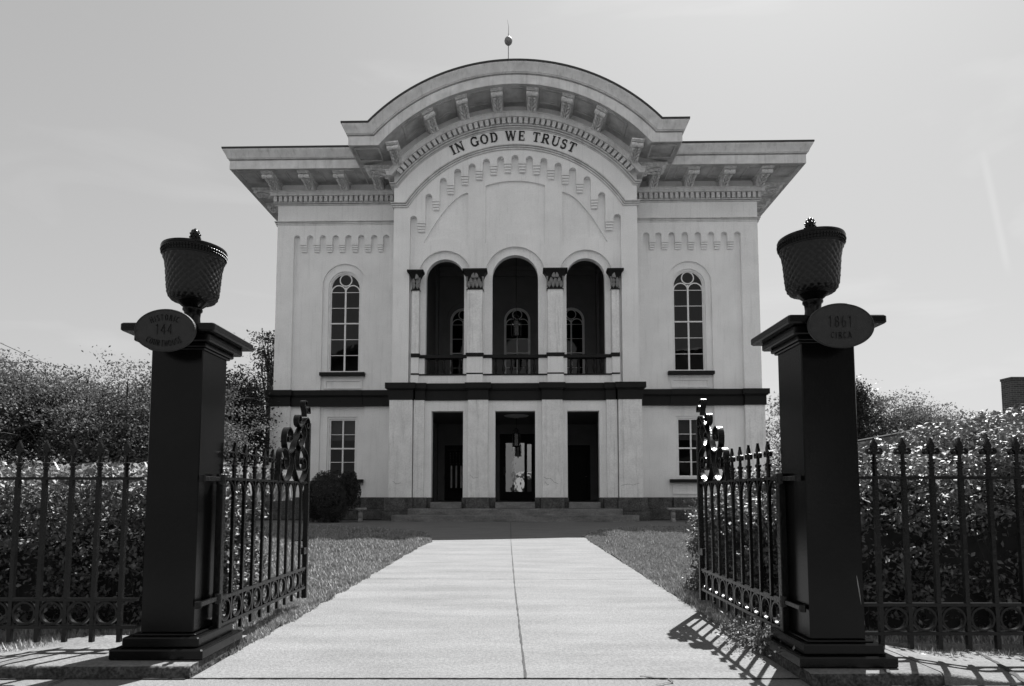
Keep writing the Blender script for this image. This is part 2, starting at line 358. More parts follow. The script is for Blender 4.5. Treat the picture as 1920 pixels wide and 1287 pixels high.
def text_mesh(txt, h, xs, place, depth, bold=1.0, gap=.07, plain=False):
    """place(a, b) -> (x, z); letters run along a (metres), b up"""
    tot = sum(GL[c][0] + gap for c in txt) * h * xs; a = -tot / 2; out = []
    for c in txt:
        wd, st = GL[c]; mb = MB()
        ac = a + wd * h * xs / 2
        k = 0
        for pts, t in st:
            k += 1
            if plain and t <= .07: continue
            if plain: t = .15
            sub = []
            for i in range(len(pts) - 1):
                for j in range(4 if len(pts) == 2 else 1):
                    u = j / (4 if len(pts) == 2 else 1)
                    sub.append((pts[i][0] + (pts[i + 1][0] - pts[i][0]) * u, pts[i][1] + (pts[i + 1][1] - pts[i][1]) * u))
            sub.append(pts[-1])
            e = .0006 * k
            mb.ribbon(sub, t * bold, -depth - e, e, lambda p, q, w: (lambda r: (r[0], w, r[1]))(place(ac, a + p * h * xs, q * h)))
        out.append((c, mb)); a += (wd + gap) * h * xs
    return out

# ============================================================ GROUND
def flat(name, pts, z, m):
    mb = MB(); mb.add([(x, y, z) for x, y in pts], [tuple(range(len(pts)))]); o = mb.build(name, m); return struct(o)
PXL, PXR = -1.82, 1.66
flat('ground', [(-900, -400), (900, -400), (900, 1500), (-900, 1500)], -.012, M['soil'])
# concrete path and the apron before the building
flat('path', [(PXL, 3.56), (PXR - .02, 3.56), (PXR, 6), (PXR + .03, 13.5), (1.75, 15.0), (2.2, 16.6), (3.2, 18.2), (4.8, 19.3), (13, 19.6), (13, 23.7), (-13, 23.7), (-13, 20.3), (-6.3, 20.2), (-4.6, 18.6), (-3.1, 17.4), (-2.35, 16.6), (-1.98, 14.6), (-1.72, 13.2), (PXL, 12.3)], 0.004, M['path'])
flat('sidewalk', [(-40, -.6), (40, -.6), (40, 3.55), (-40, 3.55)], 0.0, M['walk'])
flat('street', [(-200, -12), (200, -12), (200, -.9), (-200, -.9)], -.005, mat('asphalt', .06, .2, 4, .9, .4, 80))
# joints: narrow irregular dirt lines lying in the concrete
def crack(name, pts, wd, z=.008, n=14, jit=.004, seed=1):
    rg = random.Random(seed); P = []
    for i in range(len(pts) - 1):
        for j in range(n):
            u = j / n; P.append((pts[i][0] + (pts[i + 1][0] - pts[i][0]) * u + rg.uniform(-jit, jit), pts[i][1] + (pts[i + 1][1] - pts[i][1]) * u + rg.uniform(-jit, jit)))
    P.append(pts[-1])
    mb = MB(); rows = []
    for i, p in enumerate(P):
        q0, q1 = P[max(i - 1, 0)], P[min(i + 1, len(P) - 1)]; dx, dy = q1[0] - q0[0], q1[1] - q0[1]; L = math.hypot(dx, dy) or 1
        ww = wd * rg.uniform(.55, 1.35) / 2
        rows.append([(p[0] - dy / L * ww, p[1] + dx / L * ww, z), (p[0] + dy / L * ww, p[1] - dx / L * ww, z)])
    mb.grid(rows); return struct(mb.build(name, M['joint']))
crack('path_joint', [(.077, 3.56), (.03, 7), (-.02, 13), (-.05, 22.6)], .014, n=40, jit=.002)
crack('path_joint', [(PXL, 3.555), (PXR + .2, 3.545)], .006, n=90, jit=.004, seed=3)
crack('path_joint', [(PXL, 7.6), (PXR, 7.52)], .009, n=60, jit=.002, seed=4)
crack('path_joint', [(PXL, 11.6), (PXR, 11.55)], .010, n=50, jit=.002, seed=5)
crack('path_joint', [(-2.2, 15.5), (2.0, 15.45)], .011, n=50, jit=.002, seed=6)
crack('sidewalk_joint', [(-1.84, 3.545), (-9, 3.56)], .009, n=70, jit=.006, seed=7)
crack('sidewalk_joint', [(1.7, 3.40), (6, 3.42)], .010, n=60, jit=.008, seed=8)
crack('sidewalk_crack', [G(0 + 1230, 1287), G(1262, 1281), G(1254, 1275), G(1200, 1270)], .010, n=8, seed=9)
crack('sidewalk_crack', [G(90, 1287), G(150, 1264)], .012, n=8, seed=10)

# raised pads under the pillars and fences, broken kerb faces
def pad(name, x0, x1, yf, yb, hfun, m, seed, n=90):
    rg = random.Random(seed); rows = [[], [], [], [], [], []]
    ph = [rg.uniform(0, 6) for _ in range(6)]
    for i in range(n + 1):
        x = x0 + (x1 - x0) * i / n; h = hfun(x)
        wob = .006 * math.sin(x * 9 + ph[0]) + .004 * math.sin(x * 23 + ph[1]) + rg.uniform(-.004, .004)
        b = min(.018, h * .35)
        rows[0].append((x, yf - .004 + wob, -.02)); rows[1].append((x, yf + wob * .6, h - b)); rows[2].append((x, yf + b * .5 + wob * .5, h - b * .25)); rows[3].append((x, yf + b * 1.5, h))
        rows[4].append((x, (yf + yb) / 2, h + .001)); rows[5].append((x, yb, h))
    mb = MB(); mb.grid(rows)
    for k in (0, n): mb.add([r[k] for r in rows] + [(rows[5][k][0], yb, -.02)], [tuple(range(7))])
    mb.add([(x0, yb, -.02), (x1, yb, -.02), (x1, yb, hfun(x1)), (x0, yb, hfun(x0))], [(0, 1, 2, 3)])
    o = mb.build(name, m, smooth=True, angle=50)
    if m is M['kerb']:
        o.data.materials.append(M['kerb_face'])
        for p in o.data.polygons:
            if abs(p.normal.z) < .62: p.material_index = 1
    return struct(o)
hL = lambda x: .012 + .058 * max(0, min(1, (x + 3.35) / .45))
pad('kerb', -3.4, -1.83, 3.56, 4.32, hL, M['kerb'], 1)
pad('pavement_pad', -9, -3.4, 3.56, 4.30, lambda x: .012, M['walk'], 2)
hR = lambda x: .012 + .058 * max(0, min(1, (2.62 - x) / .35))
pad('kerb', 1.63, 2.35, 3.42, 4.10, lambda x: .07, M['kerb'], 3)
pad('pavement_pad', 2.36, 9, 3.43, 4.10, lambda x: .07 - .05 * min(1, (x - 2.36) / .35), M['walk'], 4)
crack('pavement_crack', [G(1648, 1242, .072), G(1668, 1262, .072)], .02, z=.0745, n=6, seed=11)
crack('pavement_crack', [G(1775, 1206, .03), G(1830, 1222, .02), G(1880, 1250, .02), G(1925, 1282, .02)], .03, z=.0245, n=10, seed=12)
def rock(x, y, r, label, seed, zs=.7):
    rg = random.Random(seed); import bmesh
    bm = bmesh.new(); bmesh.ops.create_icosphere(bm, subdivisions=3, radius=1)
    ph = [rg.uniform(0, 6) for _ in range(9)]
    for v in bm.verts:
        k = 1 + .16 * math.sin(v.co.x * 3 + ph[0]) + .13 * math.sin(v.co.y * 4 + ph[1]) + .1 * math.sin(v.co.z * 5 + ph[2]) + .04 * math.sin(v.co.x * 13 + ph[3]) * math.sin(v.co.y * 11 + ph[4])
        v.co *= k * r; v.co.z *= zs
    me = bpy.data.meshes.new('rock'); bm.to_mesh(me); bm.free(); me.materials.append(M['rock'])
    me.polygons.foreach_set('use_smooth', [True] * len(me.polygons))
    o = bpy.data.objects.new('rock', me); C.objects.link(o); o.location = (x, y, r * zs * .55)
    return tag(o, label, 'rock')
rock(-1.90, 4.00, .055, 'pale rounded rock at the path edge beside the left pillar kerb', 1)
rock(-1.98, 4.06, .04, 'small pale rock wedged behind the rounded rock by the left pillar', 5)
rock(2.60, 3.95, .035, 'small pale stone under the right fence beside the right pillar', 9)

# ============================================================ COURTHOUSE
BY = 23.6
house = thing('courthouse', 'pale stuccoed courthouse with arched pediment, bracketed eaves and dark belt course', 'courthouse', (.12, BY, 0), R(-1.2))
ZC = 9.7
def Rz(z): return z - 7.35
def zt_arc(x, z0): return ZC + math.sqrt(max(Rz(z0) ** 2 - x * x, 0))
def xi(z): return math.sqrt(max(Rz(z) ** 2 - (z - ZC) ** 2, 0))
PW, WW, WY, OV = 4.82, 10.12, 1.6, 1.68
def Bx(px, py, Y): x, z = Pp(px - 6, py, Y); return x, z

def pav_curve(d, z, yback=1.7, n=48, both=True):
    x1 = PW + d; x_ = xi(z)
    if x_ > x1: x_ = x1; zf = ZC + math.sqrt(Rz(z) ** 2 - x1 * x1)
    else: zf = z
    r = Rz(z); a = math.acos(x_ / r); pts = [(-x1, yback, zf), (-x1, -d, zf)]
    for i in range(n + 1):
        th = math.pi - a - (math.pi - 2 * a) * i / n
        pts.append((r * math.cos(th), -d, ZC + r * math.sin(th)))
    pts += [(x1, -d, zf), (x1, yback, zf)]
    return pts
def wing_curve(d, z, sg): return [(sg * 4.7, WY - d, z), (sg * (WW + d), WY - d, z), (sg * (WW + d), 15.6 + d, z)]
def moulding(name, prof, m, pav=True, wing=True):
    mb = MB()
    if pav: mb.grid([pav_curve(d, z) for d, z in prof])
    o = mb.build(name, m, house, smooth=True, angle=25) if pav else None
    if wing:
        for sg in (-1, 1):
            mb = MB(); mb.grid([wing_curve(d, z, sg) for d, z in prof]); mb.build(name, m, house, smooth=True, angle=25)
moulding('soffit', [(0, 14.19), (.06, 14.17), (1.42, 14.17)], M['soffit'])
moulding('cornice', [(1.42, 14.17), (1.42, 14.14), (1.45, 14.14), (1.45, 14.49), (1.37, 14.495), (1.37, 14.53), (1.50, 14.535), (1.50, 14.56), (1.53, 14.57), (1.54, 14.60), (1.57, 14.68), (1.63, 14.78), (1.66, 14.84), (1.66, 14.89)], M['cornice'])
moulding('roof_edge', [(1.60, 14.892), (1.69, 14.892), (1.69, 14.955), (0.3, 15.05)], M['roof'])
moulding('bed_moulding', [(0, 13.82), (.34, 13.80), (.34, 13.765), (.31, 13.76), (.27, 13.68), (.27, 13.61), (.22, 13.60), (.005, 13.60), (.005, 13.36), (.17, 13.355), (.17, 13.32), (.04, 13.315), (.04, 13.295), (.12, 13.29), (.10, 13.255), (.02, 13.25), (.02, 13.24), (.05, 13.235), (.04, 13.21), (0, 13.205)], M['cornice'])
moulding('frieze_moulding', [(0, 12.58), (.12, 12.57), (.12, 12.535), (.03, 12.53), (.03, 12.505), (.09, 12.50), (.09, 12.465), (.02, 12.46), (.02, 12.44), (.06, 12.435), (.06, 12.39), (0, 12.385)], M['cornice'])
# dentils
mb = MB()
def dentil(c, t, nrm, wd, d0=.05, d1=.155, z0=0, z1=.24):
    pass
r0, r1 = Rz(13.365), Rz(13.595); n = 47; amax = math.asin(min(1, 4.72 / r1))
for i in range(n):
    a = -amax + 2 * amax * (i + .5) / n; hw = 2 * amax / n * .325
    pts = [(r0 * math.sin(a - hw), ZC + r0 * math.cos(a - hw)), (r0 * math.sin(a + hw), ZC + r0 * math.cos(a + hw)), (r1 * math.sin(a + hw), ZC + r1 * math.cos(a + hw)), (r1 * math.sin(a - hw), ZC + r1 * math.cos(a - hw))]
    mb.prism_xz(pts, -.24, -.01)
o = mb.build('dentil_course', M['cornice'], house)
for sg in (-1, 1):
    mb = MB(); x = 4.95
    while x < WW + .1: mb.box(sg * x, sg * (x + .135), WY - .24, WY - .01, 13.365, 13.595); x += .215
    y = WY + .1
    while y < 12: mb.box(sg * (WW + .01), sg * (WW + .24), y, y + .125, 13.365, 13.595); y += .205
    mb.build('dentil_course', M['cornice'], house)

# pavilion front wall: outer plate with piers and the stepped corbel arcade
def notch_samples(notches, zt, x0, x1, zb0, zb1, plate):
    """notches: list of (x, zcrown, r); plate: z of the plate bottom between neighbours"""
    sm = []; 
    def tt(x): return zt(x)
    def seg(xa, xb, zb, n=3):
        for i in range(n + 1):
            x = xa + (xb - xa) * i / n; sm.append((x, zb, tt(x)))
    seg(x0, notches[0][0] - notches[0][2], zb0)
    for k, (x, zc, r) in enumerate(notches):
        for i in range(11):
            a = math.pi - math.pi * i / 10; xx = x + r * math.cos(a); sm.append((xx, zc - r + r * math.sin(a), tt(xx)))
        if k < len(notches) - 1:
            x2, z2, r2 = notches[k + 1]; seg(x + r, x2 - r2, plate[k])
    seg(notches[-1][0] + notches[-1][2], x1, zb1)
    return sm
def pendant(mb, xa, xb, zt_, zb_, yf, yb, lean=0):
    n = 4; hh = (zt_ - zb_) / n; dp = yb - yf
    for i in range(n):
        z1 = zt_ - hh * i + .001; z0 = z1 - hh * .66; f = yf + dp * (.04 + .16 * i)
        mb.box(xa + .010 * i, xb - .010 * i, f, yb, z0, z1)
        if i < n - 1: mb.box(xa + .010 * i + .02, xb - .010 * i - .02, f + .06, yb - .001, z1 - hh, z0)
offs = [0, 75, 150, 225, 300, 375.5, 451, 531.5]; hs = [753, 760, 771, 796, 822, 869, 952, 1066]
half = []
for o_, h_ in zip(offs, hs):
    x, z = Bx(966 + o_ / 2.783, 20 + h_ / 2.783, BY); half.append((x, z))
notches = [(-x, z, .14) for x, z in half[:0:-1]] + [(x, z, .14) for x, z in half]
plates = []
for k in range(len(notches) - 1): plates.append(min(notches[k][1], notches[k + 1][1]) - .24)
sm = notch_samples(notches, lambda x: zt_arc(x, 14.19), -PW, PW, 5.3, 5.3, plates)
mb = MB(); mb.curtain(sm, 0, .20)
mb.build('wall', M['stucco'], house)
for k in range(len(notches) - 1):
    mb = MB(); pendant(mb, notches[k][0] + .14, notches[k + 1][0] - .14, plates[k], plates[k] - .40, 0.0, .20); mb.build('corbel', M['stucco'], house)
# arcade wall with three arches and three sunk panels
SP = 9.64; ARC = [(-2.80, .765), (0, .915), (2.80, .765)]; ARO = [(c, r + .30) for c, r in ARC]
def arch_samples(arcs, zt, x0, x1, zlow, sp, zb_out=None):
    sm = []
    cur = x0
    for cx, r in arcs:
        sm += [(cur, zlow, zt(cur)), (cx - r, zlow, zt(cx - r))]
        for i in range(17):
            a = math.pi - math.pi * i / 16; xx = cx + r * math.cos(a); sm.append((xx, sp + r * math.sin(a), zt(xx)))
        cur = cx + r
    sm += [(cur, zlow, zt(cur)), (x1, zlow, zt(x1))]
    return sm
def dense(sm):
    out = [sm[0]]
    for a, b in zip(sm, sm[1:]):
        if b[0] - a[0] > .3:
            k = int((b[0] - a[0]) / .25) + 1
            for i in range(1, k): out.append((a[0] + (b[0] - a[0]) * i / k, a[1], a[2] + (b[2] - a[2]) * i / k))
        out.append(b)
    return out
mb = MB(); ztw = lambda x: zt_arc(x, 14.0)
mb.curtain(arch_samples(ARC, lambda x: ztw(x), -4.2, 4.2, 5.3, SP), .34, .62)
mb.curtain(dense(arch_samples(ARO, lambda x: ztw(x), -4.2, 4.2, 5.3, SP)), .301, .339)
mb.build('wall', M['stucco'], house)
# front skin with sunk panels: built from strips
def ptop_c(x): return 12.45 + (.22 if True else 0) * (1 - (x / 1.12) ** 2)
def pbot_c(x): return ZB(x)
def circ(cx, cz, r, x): return cz + math.sqrt(max(r * r - (x - cx) ** 2, 0))
_, zpt = Bx(966, 334, BY); _, zps = Bx(907, 343, BY); _, zpb = Bx(907, 456, BY); _, zpm = Bx(966, 434, BY)
xs_l, _ = Bx(792, 450, BY); xs_r, zsr = Bx(877, 356, BY); _, zsb = Bx(792, 451, BY); _, zsm = Bx(832, 441, BY); _, zsbr = Bx(877, 457, BY)
xp = 1.19
def top_c(x): return zps + (zpt - zps) * (1 - (x / xp) ** 2)
def bot_c(x): return zpb + (zpm - zpb) * math.sqrt(max(0, 1 - (abs(x) / (xp * 1.02)) ** 2))
sxa, sxb = abs(xs_l), abs(xs_r)
def top_s(x): u = (sxa - abs(x)) / (sxa - sxb); return zsb + (zsr - zsb) * (1 - (1 - u) ** 1.65)
def bot_s(x): u = (sxa - abs(x)) / (sxa - sxb); return zsb + (zsbr - zsb) * u + .24 * math.sin(math.pi * min(1, max(0, u)))
def arch_z(x):
    for cx, r in ARO:
        if abs(x - cx) < r: return SP + math.sqrt(r * r - (x - cx) ** 2)
    return 5.3
zt2 = lambda x: zt_arc(x, 14.0)
marks = sorted(set([-4.2, 4.2] + [c + s_ * r for c, r in ARO for s_ in (-1, 1)] + [-xp, xp, -sxa, -sxb, sxa, sxb]))
def fine(a, b): n = max(1, int((b - a) / .06)); return [a + (b - a) * i / n for i in range(n + 1)]
mb = MB(); e = 1e-5
for a, b in zip(marks, marks[1:]):
    xs = fine(a, b); mid = (a + b) / 2
    zbf = lambda x: arch_z(min(max(x, a + e), b - e))
    if abs(mid) < xp: pf = (bot_c, top_c)
    elif sxb < abs(mid) < sxa: pf = (bot_s, top_s)
    else: pf = None
    if pf is None: mb.curtain([(x, zbf(x), zt2(x)) for x in xs], .205, .300)
    else:
        mb.curtain([(x, zbf(x), max(pf[0](x), zbf(x) + .01)) for x in xs], .205, .300)
        mb.curtain([(x, max(pf[1](x), pf[0](x) + .002), zt2(x)) for x in xs], .205, .300)
mb.build('wall', M['stucco'], house)
# pilasters, pedestals, capitals
def pilaster_upper(cx, hw, yf):
    t = MB().bbox(cx - hw, cx + hw, yf, .335, 6.49, 9.02, .012).build('pilaster', M['stucco_worn'], house)
    MB().box(cx - hw - .005, cx + hw + .005, yf - .015, .335, 5.71, 6.34).build('pedestal', M['stucco'], house)
    MB().box(cx - hw - .012, cx + hw + .012, yf - .02, .335, 5.30, 5.65).build('pedestal', M['stucco'], house)
for cx in (-1.57, 1.57): pilaster_upper(cx, .30, -.10)
for cx in (-3.92, 3.92): pilaster_upper(cx, .145, -.02)
def capital(cx, hw, yf, halfside=0):
    mb = MB(); z0, z1 = 9.02, 9.80
    # bell flares out to a concave abacus
    def ring(hx, hy, z): return [(cx - hx, .20, z), (cx - hx, yf - hy + .02, z), (cx - hx + .02, yf - hy, z), (cx + hx - .02, yf - hy, z), (cx + hx, yf - hy + .02, z), (cx + hx, .20, z)]
    mb.grid([ring(hw + .03, .03, 9.0), ring(hw + .03, .03, 9.04), ring(hw - .01, .0, 9.05), ring(hw, .01, 9.35), ring(hw + .03, .03, 9.5), ring(hw + .09, .09, 9.62), ring(hw + .16, .15, 9.72), ring(hw + .18, .17, 9.73), ring(hw + .18, .17, 9.80), ring(0.0, -.1, 9.801)])
    c = mb.build('capital', M['dark'], house, smooth=True, angle=30)
    lv = MB(); n = max(2, int(round(hw * 2 / .15)))
    def leaf(x, z, hx, hz, y, tipout):
        pts = []
        for i in range(7):
            u = i / 6; ww = hx * math.sin(math.pi * min(1, .18 + .82 * (1 - u))) * (1 if u < .8 else .8); yo = y - tipout * u ** 2
            pts.append([(x - ww, yo + .012, z + hz * u), (x - ww * .45, yo - .012, z + hz * u), (x, yo - .002, z + hz * u), (x + ww * .45, yo - .012, z + hz * u), (x + ww, yo + .012, z + hz * u)])
        lv.grid(pts)
    for row, (zz, hz, yy) in enumerate([(9.06, .26, .015), (9.22, .24, .03)]):
        m_ = n + (0 if row == 0 else -1) if n > 2 else n
        for i in range(m_):
            x = cx + (i - (m_ - 1) / 2) * (2 * hw / n) * 1.02
            leaf(x, zz, hw / n * .92, hz, yf - yy, .05)
    for sg in ((-1, 1) if not halfside else (halfside,)):
        for k in range(5):
            a = R(12 + 16 * k); lv.ribbon([(cx + sg * .02 * k, 9.44 + .0 * k), (cx + sg * (.02 + math.sin(a) * .12), 9.44 + math.cos(a) * .2)], .03, yf - .12 - .01 * k, yf - .05, lambda p, q, w: (p, w, q))
        lv.tube([(cx + sg * (hw + .015), yf - .0 - .06 * i / 4, 9.1 + .4 * i / 4) for i in range(5)], [.02, .03, .025, .035, .05], 6)
    lv.build('acanthus_leaf', M['carving_grey'], c, smooth=True, angle=60)
for cx in (-1.57, 1.57): capital(cx, .30, -.10)
for cx in (-3.92, 3.92): capital(cx, .145, -.02, -1 if cx > 0 else 1)
# balcony rail courses
for zz, zz1, ex in ((6.34, 6.47, .05), (5.65, 5.71, .02)):
    mb = MB()
    mb.box(-4.06, 4.06, .10, .42, zz, zz1 - .003)
    for cx in (-1.57, 1.57): mb.box(cx - .30 - ex, cx + .30 + ex, -.10 - ex, .097, zz + (.012 if zz > 6 else 0), zz1 + (.015 if zz > 6 else 0))
    for cx in (-3.92, 3.92): mb.box(cx - .145 - (ex if cx > 0 else 0), cx + .145 + (ex if cx < 0 else 0), -.04 - ex, .097, zz + (.012 if zz > 6 else 0), zz1 + (.015 if zz > 6 else 0))
    mb.build('rail_course', M['dark'], house)
mb = MB(); mb.box(-4.06, 4.06, .13, .38, 5.32, 5.65)
for x0, x1 in ((-4.06, -3.565), (-2.035, -.915), (.915, 2.035), (3.565, 4.06)): mb.box(x0, x1, .142, .38, 5.711, 6.339)
mb.build('parapet', M['stucco'], house)
bal_prof = [(.055, 0), (.055, .03), (.03, .045), (.028, .07), (.05, .14), (.062, .2), (.055, .27), (.035, .36), (.026, .43), (.03, .47), (.022, .49), (.034, .52), (.03, .56), (.05, .585), (.055, .60), (.055, .63)]
bl = MB().lathe(bal_prof, n=12).build('baluster', M['dark'], house, smooth=True); first = True
for cx, r, n in ((-2.80, .76, 5), (0, .91, 6), (2.80, .76, 5)):
    for i in range(n):
        b = bl if first else bl.copy()
        if not first: C.objects.link(b); b.parent = house
        first = False
        b.location = (cx + (i - (n - 1) / 2) * (2 * r / n), .26, 5.71)
# belt course of the whole front with its break-outs
def belt(name, pieces):
    mb = MB()
    for x0, x1, yf, yb, e in pieces:
        mb.box(x0, x1, yf, yb, 4.66, 5.06)
        mb.box(x0 - .05 * e, x1 + .05 * e, yf - .07, yb, 5.06, 5.10)
        mb.box(x0 - .10 * e, x1 + .10 * e, yf - .12, yb, 5.10, 5.315)
    return mb.build(name, M['dark'], house)
pc = []
for sg in (-1, 1):
    def q(a, b): return (min(sg * a, sg * b), max(sg * a, sg * b))
    for a, b, yf, e in ((3.95, 4.93, -.12, 1),): x0, x1 = q(a, b); pc.append((x0, x1, yf, .53, 1))
    x0, x1 = q(3.50, 3.89); pc.append((x0, x1, -.02, .531, .6))
    x0, x1 = q(1.03, 1.84); pc.append((x0, x1, -.10, .532, 1))
pc.append((-3.6, 3.6, .09, .533, 0))
belt('belt_course', pc)
for sg in (-1, 1):
    pc = []
    def q(a, b): return (min(sg * a, sg * b), max(sg * a, sg * b))
    x0, x1 = q(9.38, 10.26); pc.append((x0, x1, WY - .12, WY + .3, 1))
    x0, x1 = q(8.25, 9.37); pc.append((x0, x1, WY - .02, WY + .301, .0))
    x0, x1 = q(6.38, 8.25); pc.append((x0, x1, WY - .05, WY + .302, .0))
    x0, x1 = q(4.7, 6.38); pc.append((x0, x1, WY - .021, WY + .303, .0))
    belt('belt_course', pc)
for sg in (-1, 1):
    mb = MB(); mb.box(sg * (WW - .2), sg * 10.262, WY + .31, 15.6, 4.661, 5.06); mb.box(sg * (WW - .2), sg * 10.38, WY + .31, 15.6, 5.061, 5.316)
    mb.build('belt_course', M['dark'], house)
# ground storey of the pavilion
mb = MB()
def low_samples():
    sm = []; cur = -4.3
    for cx, hw in ((-2.65, .62), (0, .78), (2.65, .62)):
        sm += [(cur, .62, 4.7), (cx - hw, .62, 4.7), (cx - hw, 4.25, 4.7), (cx + hw, 4.25, 4.7)]; cur = cx + hw
    return sm + [(cur, .62, 4.7), (4.3, .62, 4.7)]
mb.curtain(low_samples(), .15, .53); mb.build('wall', M['stucco'], house)
def low_pil(x0, x1, yf): MB().bbox(x0, x1, yf, .16, .88, 4.665, .012).build('pilaster', M['stucco_worn'], house)
for sg in (-1, 1):
    low_pil(*sorted((sg * 3.98, sg * 4.88)), -.10); low_pil(*sorted((sg * 3.53, sg * 3.945)), -.01); low_pil(*sorted((sg * 1.04, sg * 1.83)), -.08)
for sg in (-1, 1):
    MB().box(sg * 4.82, sg * 4.2, .162, WY + .2, .3, 4.7).build('wall', M['stucco'], house)
    MB().box(sg * PW, sg * 4.22, .202, WY + .2, 5.3, 14.2).build('wall', M['stucco'], house)
# hairline cracks low on the pilasters
def wall_crack(pts, y, seed):
    rg = random.Random(seed); P = []
    for a, b in zip(pts, pts[1:]):
        for j in range(6): u = j / 6; P.append((a[0] + (b[0] - a[0]) * u + rg.uniform(-.012, .012), a[1] + (b[1] - a[1]) * u + rg.uniform(-.012, .012)))
    P.append(pts[-1]); MB().ribbon(P, .008, y - .003, y + .001, lambda a, b, w_: (a, w_, b)).build('crack', M['joint'], house)
wall_crack([(1.10, 1.66), (1.22, 1.60), (1.36, 1.62), (1.52, 1.46), (1.66, 1.40)], -.08, 1)
wall_crack([(1.14, 1.48), (1.24, 1.36), (1.30, 1.40)], -.08, 2)
wall_crack([(4.06, 1.34), (4.28, 1.40), (4.5, 1.36), (4.74, 1.42)], -.10, 3)
wall_crack([(-4.7, 1.52), (-4.58, 1.40), (-4.38, 1.44)], -.10, 4)
wall_crack([(-1.74, 1.75), (-1.6, 1.62), (-1.42, 1.66)], -.08, 5)
# stone base blocks
def stones(name, lst):
    mb = MB()
    for b in lst: MB().bbox(*b, .018).build(name, M['stone'], house)
L = []
for sg in (-1, 1):
    for a, b, yf in ((3.92, 5.02, -.22), (3.40, 3.915, -.12), (3.26, 3.395, .04)): x0, x1 = sorted((sg * a, sg * b)); L.append((x0, x1, yf, .53, .36 if yf < -.2 else .44, .885))
    x0, x1 = sorted((sg * .98, sg * 1.88)); L.append((x0, x1, -.2, .525, .44, .885))
    x0, x1 = sorted((sg * .76, sg * .975)); L.append((x0, x1, .03, .528, .44, .884))
    x0, x1 = sorted((sg * 1.885, sg * 2.06)); L.append((x0, x1, .03, .528, .44, .884))
    x0, x1 = sorted((sg * 3.95, sg * 5.08)); L.append((x0, x1, -.27, .5, -.05, .355))
    x0, x1 = sorted((sg * 4.2, sg * 4.98)); L.append((x0, x1, .54, WY + .1, -.05, .88))
    xs_ = [4.95, 6.3, 6.38, 8.25, 9.36, 10.36]
    for k, (a, b) in enumerate(((4.99, 6.37), (6.38, 8.24), (8.25, 9.36), (9.37, 10.36))):
        yf = WY - (.16, .22, .15, .27)[k]; x0, x1 = sorted((sg * a, sg * (b - .008)))
        L.append((x0, x1, yf, WY + .28, .40, .88)); L.append((x0 - .0, x1, yf - .03, WY + .28, -.05, .394))
    x0, x1 = sorted((sg * 10.36, sg * 10.0)); L.append((x0, x1, WY + .29, 15.6, -.05, .88))
stones('stone_base', L)
# steps and porch floor
mb = MB(); 
pts1 = [(-4.55, -1.0), (-4.4, -1.12), (4.4, -1.12), (4.55, -1.0), (4.55, -.22), (-4.55, -.22)]
mb.prism_xy(pts1, -.02, .235); mb.build('step', M['step'], house)
MB().bbox(-4.02, 4.02, -.62, .2, .1, .465, .02).build('step', M['step'], house)
mb = MB()
for cx, hw in ((-2.65, .60), (0, .76), (2.65, .60)): MB().bbox(cx - hw, cx + hw, -.16, .54, .466, .70, .015).build('threshold', M['step'], house)
mb = MB(); mb.box(-4.2, 4.2, .535, 6.72, .1, .69); mb.build('porch_floor', M['step'], house)
# loggia interior
mb = MB()
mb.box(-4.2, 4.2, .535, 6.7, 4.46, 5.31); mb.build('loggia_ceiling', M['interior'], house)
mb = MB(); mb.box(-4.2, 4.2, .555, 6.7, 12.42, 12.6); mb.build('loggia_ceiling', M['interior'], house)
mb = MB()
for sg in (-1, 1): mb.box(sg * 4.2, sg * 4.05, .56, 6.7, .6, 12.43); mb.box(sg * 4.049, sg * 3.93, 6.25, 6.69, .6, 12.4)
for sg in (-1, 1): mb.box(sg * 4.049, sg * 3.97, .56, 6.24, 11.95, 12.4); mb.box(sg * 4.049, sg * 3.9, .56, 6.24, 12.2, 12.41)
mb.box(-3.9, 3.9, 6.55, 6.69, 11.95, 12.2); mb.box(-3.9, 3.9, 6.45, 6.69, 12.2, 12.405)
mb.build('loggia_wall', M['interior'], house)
mb = MB()
def back_samples():
    sm = []; cur = -4.2
    for cx, hw in ((-2.72, .66), (0, .66), (2.72, .66)):
        sm += [(cur, 5.3, 12.5), (cx - hw, 5.3, 12.5), (cx - hw, 6.0, 12.5)]
        sm = sm[:-1]
        for i in range(13):
            a = math.pi - math.pi * i / 12; sm.append((cx + hw * math.cos(a), 9.72 + hw * math.sin(a), 12.5))
        cur = cx + hw
    return sm + [(cur, 5.3, 12.5), (4.2, 5.3, 12.5)]
mb.curtain(back_samples(), 6.7, 7.0)
for cx in (-2.72, 0, 2.72): mb.box(cx - .66, cx + .66, 6.705, 7.0, 5.3, 5.75)
sm = []; cur = -4.2
DO = ((-3.05, .55), (0, .87), (3.05, .55))
for cx, hw in DO: 
    tp = 3.42 if cx else 3.98
    sm += [(cur, .6, 5.3), (cx - hw, .6, 5.3), (cx - hw, tp, 5.3), (cx + hw, tp, 5.3)]; cur = cx + hw
sm += [(cur, .6, 5.3), (4.2, .6, 5.3)]
mb.curtain(sm, 6.7, 7.0); mb.build('loggia_wall', M['interior'], house)
